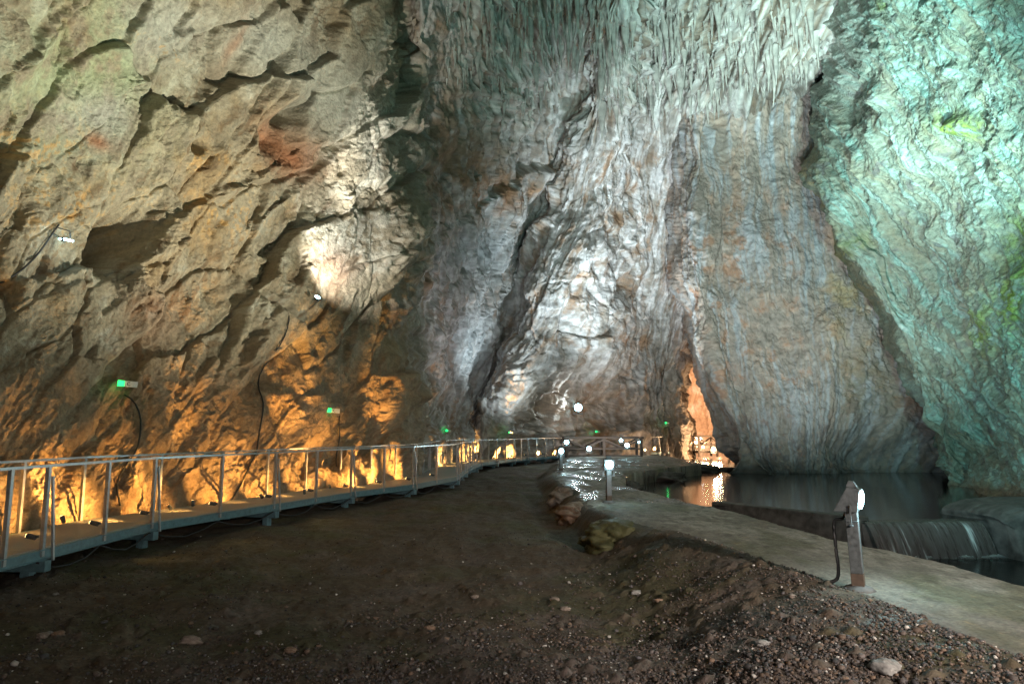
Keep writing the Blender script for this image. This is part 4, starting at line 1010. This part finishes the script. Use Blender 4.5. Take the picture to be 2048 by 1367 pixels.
for i, (u, v, d, aim, w, lab) in enumerate([
        (1178, 897, 41.2, (1190, 370), 9500, 'bright floodlight low on the timber bridge, left of its middle post'),
        (1254, 890, 41.2, (1285, 370), 9500, 'bright floodlight on the timber bridge, right of its middle post'),
        (1133, 884, 41.3, (960, 640), 3800, 'white floodlight at the left end of the timber bridge'),
        (1242, 880, 43.2, (1230, 600), 2200, 'smaller white floodlight behind the right brace of the timber bridge'),
        (1278, 882, 43.2, (1330, 560), 1500, 'dim white floodlight by the right end post of the timber bridge')]):
    loc = px(u, v, d); tp = onA(*aim)[0]
    # glass turned partly towards the visitor, wall behind lit by an added spot set forward
    r_ = flood('floodlight', loc, loc + Vector((0, -1, .25)), .30 if i < 3 else .24, lab, 'floodlights on the timber bridge', 0, glow_w=10)
    spot('wall_wash', Vector((loc.x, loc.y - 6.5, .8)), tp, w, (.78, .95, 1.0), 66, 1.0, .12, r_)
spot('foot_wash', px(1215, 892, 38), px(1200, 800, 46), 900, (1.0, .93, .86), 100, 1.0, .15, br)  # added fill spot for the foot of the wall, without a fixture
spot('rock_wash', px(1129, 884, 26), onA(940, 690)[0], 3200, (.72, .95, 1.0), 15, .9, .12, br)  # added narrow spot for the bright patch in the recess
spot('rock_wash', px(1135, 884, 34), onA(1015, 712)[0], 1400, (.80, .96, 1.0), 11, .9, .12, br)  # added narrow spot for the nose of the rib
# big lamp on the central wall
pw, nw = onA(1155, 814, .35)
r_ = flood('floodlight', pw, Vector((pw.x * .3, 0, 3)), .55, 'large bright floodlight fixed alone on the pale central wall', None, 0, stem=pw - nw * -.0 + Vector((0, .7, -.1)))
spot('wall_flood', pw + Vector((-.1, -.5, 0)), (0, 30, 6), 700, COOL, 120, .9, .2, r_)
# lamp low on the left wall, and the twin tubes
pw, nw = onA(587, 614, .35)
r_ = flood('floodlight', pw, pw + Vector((.55, -.5, .75)), .20, 'small white floodlight halfway up the left wall, below the pale patch', None, 0, stem=onA(590, 630, 0)[0])
tg = onA(690, 480, .3)[0]
spot('wall_wash', pw + nw * .8 + Vector((0, 0, .1)), tg, 1500, (1, .98, .90), 96, .9, .05, r_)
spot('wall_wash', pw + nw * 1.1 + Vector((0, 0, .1)), onA(745, 290)[0], 3600, (1, .97, .88), 34, .8, .04, r_)
pw, nw = onA(112, 474, .22)
root = empty('tube_lamp', pw); tag(root, 'twin tube lamp on a dark bracket under the upper left overhang', 'wall lamp')
mb = MB(); a, b = px(108, 478, pw.y), px(126, 478, pw.y); mb.tube([a, b], .016, 8); mb.build('tube', M_LED, root)
mb = MB(); a2, b2 = px(128, 478, pw.y - .05), px(146, 482, pw.y - .05); mb.tube([a2, b2], .022, 8); mb.build('tube', M_LED, root)
mb = MB(); c1, c2, c3 = px(104, 452, pw.y), px(107, 482, pw.y), px(140, 462, pw.y); mb.bar(c1, c2, .035, .035); mb.bar(c2, a, .04, .04); mb.bar(c1, c3, .02, .02); mb.bar(c1, c1 + Vector((0, .5, 0)), .03, .03); mb.bar(c3, px(141, 476, pw.y), .02, .02); mb.bar(px(125, 479, pw.y), px(129, 479, pw.y), .09, .09)
mb.build('bracket', M_DARK, root)
point('tube_light', pw + Vector((.1, -.4, -.1)), 3, COOL, .1, root)
# unlit grey box lamp at the corner
pw, nw = onA(877, 727, .25)
root = empty('box_lamp', pw); tag(root, 'unlit grey box lamp on a dark bracket at the wall corner', 'wall lamp')
mb = MB(); mb.bar(px(869, 727, pw.y), px(884, 727, pw.y), .30, .42); mb.build('housing', M_WHITE, root, bevel=.02)
mb = MB(); mb.bar(px(868, 716.5, pw.y), px(887, 716.5, pw.y), .04, .05); mb.bar(px(886.5, 716, pw.y), px(886.5, 738, pw.y), .05, .05); mb.bar(px(868, 738.5, pw.y), px(886, 738.5, pw.y), .04, .04); mb.bar(px(870, 739, pw.y), px(871, 739, pw.y + .9), .05, .05); mb.build('bracket', M_DARK, root)

# ---- green exit lights
def exit_light(u, v, wpx, label, mark=True):
    pw, nw = onA(u, v, 0); pw = pw + Vector((-pw.x, -pw.y, CAMZ - pw.z)).normalized() * (.22 if wpx > 12 else .5); d = pw.y
    t = Vector((-nw.y, nw.x, 0)).normalized(); t = t if t.x > 0 else -t
    t = (t + Vector((.9, 0, 0))).normalized()
    L = wpx * d / FPX / max(.3, abs(t.x - (u - 1024) / FPX * t.y)); h = L * .34
    a, b = pw - t * L / 2 + Vector((0, 0, .012)), pw + t * L / 2 - Vector((0, 0, .012))
    root = empty('exit_light', pw); tag(root, label, 'exit light', 'small green exit lights on the walls')
    dv = (b - a).normalized()
    mb = MB(); mb.bar(a + dv * L * .34, b, .06, h); mb.build('case', M_WHITE, root, bevel=.006)
    mb = MB(); mb.bar(a, a + dv * L * .335, .055, h * .96); mb.build('green_lens', M_GREEN, root, bevel=.006)
    mb = MB(); mb.bar(pw + Vector((0, .02, -.0)), pw - nw * .3, .03, .03); mb.build('bracket', M_DARK, root)
    if mark:
        fn = Vector((dv.y, -dv.x, 0)); c0 = a + dv * L * .56 + fn * .034; R_ = h * .26
        mb = MB()
        prev = None
        for k in range(11):
            t = math.radians(50 + k * 27); q = c0 + dv * math.cos(t) * R_ + Vector((0, 0, math.sin(t) * R_))
            if prev is not None: mb.bar(prev, q, h * .10, .006, fn)
            prev = q
        mb.build('round_mark', M_BLACK, root)
    point('green_light', a + dv * L * .12 + Vector((0, -.12, 0)), .35 * (d / 12), (.05, 1, .25), .05, root)
    return root
exit_light(248, 773, 40, 'leftmost green exit light, nearest on the wall with a round black mark')
exit_light(656, 824, 25, 'green exit light on the wall above the middle of the walkway')
exit_light(890, 862, 10, 'tiny green exit light in the dark recess past the wall corner', False)
exit_light(991, 861, 8, 'tiny green exit light at the foot of the amber edged rib', False)
exit_light(1190, 862, 9, 'tiny exit light on the pale wall above the timber bridge', False)
exit_light(1328, 846, 8, 'tiny green exit light near the mouth of the far passage', False)
exit_light(851, 832, 7, 'tiny green exit light right on the wall corner', False)

# ---- warm lamps down the passage
M_WS = glow('warm_small', (1.0, .74, .45), 9)
for i, (u, v, d, s, w, lab) in enumerate([(1427, 898, 51, .34, 900, 'brightest warm floodlight, hung below the second timber bridge over the water'), (1387, 884, 56, .26, 300, 'warm lamp in the passage, left one of a close pair'), (1393, 884, 56, .26, 300, 'warm lamp in the passage, right one of a close pair'),
        (1401, 877, 58, .22, 0, 'cool white lamp behind the corner post of the second timber bridge'), (1410, 884, 60, .22, 300, 'warm lamp seen through the rails of the second timber bridge'), (1406, 893, 57, .24, 300, 'warm lamp near the deck of the second timber bridge'), (1436, 881, 60, .3, 600, 'tilted warm lamp beside the buttress edge'), (1290, 899, 47, .16, 60, 'small warm lamp by the foot of the first timber bridge')]):
    loc = px(u, v, d)
    r_ = flood('warm_lamp', loc, loc + Vector((-.2, -1, .1)), s, lab, 'warm lamps towards the passage', 0, mat=M_LED if i == 3 else (M_LEDW if i == 0 else M_WS), stem=(loc.x, loc.y + .1, loc.z - (.7 if i else .2)))
    if w: point('warm_light', loc + Vector((-.1, -.6, .2)), w, (1, .62, .32), .2, r_)
pp = px(1395, 880, 62); 
spot('passage_flood', px(1420, 893, 66), px(1405, 790, 80), 26000, (1, .60, .34), 130, .9, .3, br2)
spot('passage_cool', px(1372, 815, 62), px(1385, 800, 79), 260, (.7, .8, 1), 60, .9, .2, br2)

# ---- unseen floodlights beside the camera, and bare spots added farther into the cave
f1 = flood('floodlight', (3.6, -.6, .9), (-9, 13, 6), .3, 'unseen path floodlight beside the visitor, turned to the left wall', 'unseen floodlights beside the visitor', 0)
spot('left_wall_key', (3.0, 16.4, .6), (-7.6, 15.5, 11.5), 13500, (1.0, .94, .73), 78, .95, .08, br)  # added key spot raking the left wall, no lamp stands here
spot('left_wall_fill', (3.6, -.4, 1.0), (-8, 12, 8), 1500, (1.0, .92, .70), 70, .95, .10, f1)
f2 = flood('floodlight', (5.6, 1.0, .9), (14, 18, 10), .3, 'unseen path floodlight beside the visitor, turned to the right wall', 'unseen floodlights beside the visitor', 0)
spot('right_wall_flood', (5.8, 3.0, .5), (13, 16, 13), 14500, (.42, 1.0, .88), 100, .9, .10, f2)
spot('right_wall_graze', (11.0, 13.6, -.2), (16, 21, 11), 700, (.50, 1.0, .92), 95, 1.0, .08, f2)  # added bare spot grazing the right wall from below
spot('vault_flood', (8.6, 13.2, -.3), px(1660, 40, 28), 46000, (.68, 1.0, .95), 48, 1.0, .12, f2)  # added bare spot brightening the vault, without a fixture
spot('buttress_flood', (5.2, 13.5, .3), px(1570, 420, 37), 18500, (.92, .95, .95), 62, .95, .15, f2)
spot('recess_flood', px(1129, 880, 28), px(960, 560, 36), 1300, (.95, .94, 1.0), 80, .95, .15, br)
spot('gravel_flood', (2.8, -1.4, 2.4), (.3, 5.4, -.3), 1000, (1, .88, .82), 78, 1.0, .12, f1)
spot('path_flood', (6.5, -1.5, 3.4), (3.9, 8.2, 0), 5200, (1, .88, .77), 62, 1.0, .12, f2)

# ================================================================== WORLD, VIEW
w = bpy.data.worlds.new('World'); SC.world = w; w.use_nodes = True
bg = w.node_tree.nodes['Background']; bg.inputs[0].default_value = (.75, .85, .95, 1); bg.inputs[1].default_value = .018
SC.view_settings.view_transform = 'Standard'; SC.view_settings.look = 'None'; SC.view_settings.exposure = 0; SC.view_settings.gamma = 1
SC.render.engine = 'CYCLES'
SC.cycles.use_denoising = True; SC.cycles.denoiser = 'OPENIMAGEDENOISE'; SC.cycles.denoising_prefilter = 'NONE'; SC.cycles.denoising_input_passes = 'RGB_ALBEDO_NORMAL'
SC.cycles.max_bounces = 5; SC.cycles.diffuse_bounces = 3; SC.cycles.glossy_bounces = 3; SC.cycles.transmission_bounces = 3; SC.cycles.transparent_max_bounces = 6
SC.cycles.caustics_reflective = False; SC.cycles.caustics_refractive = False; SC.cycles.sample_clamp_indirect = 6
SC.cycles.use_adaptive_sampling = False
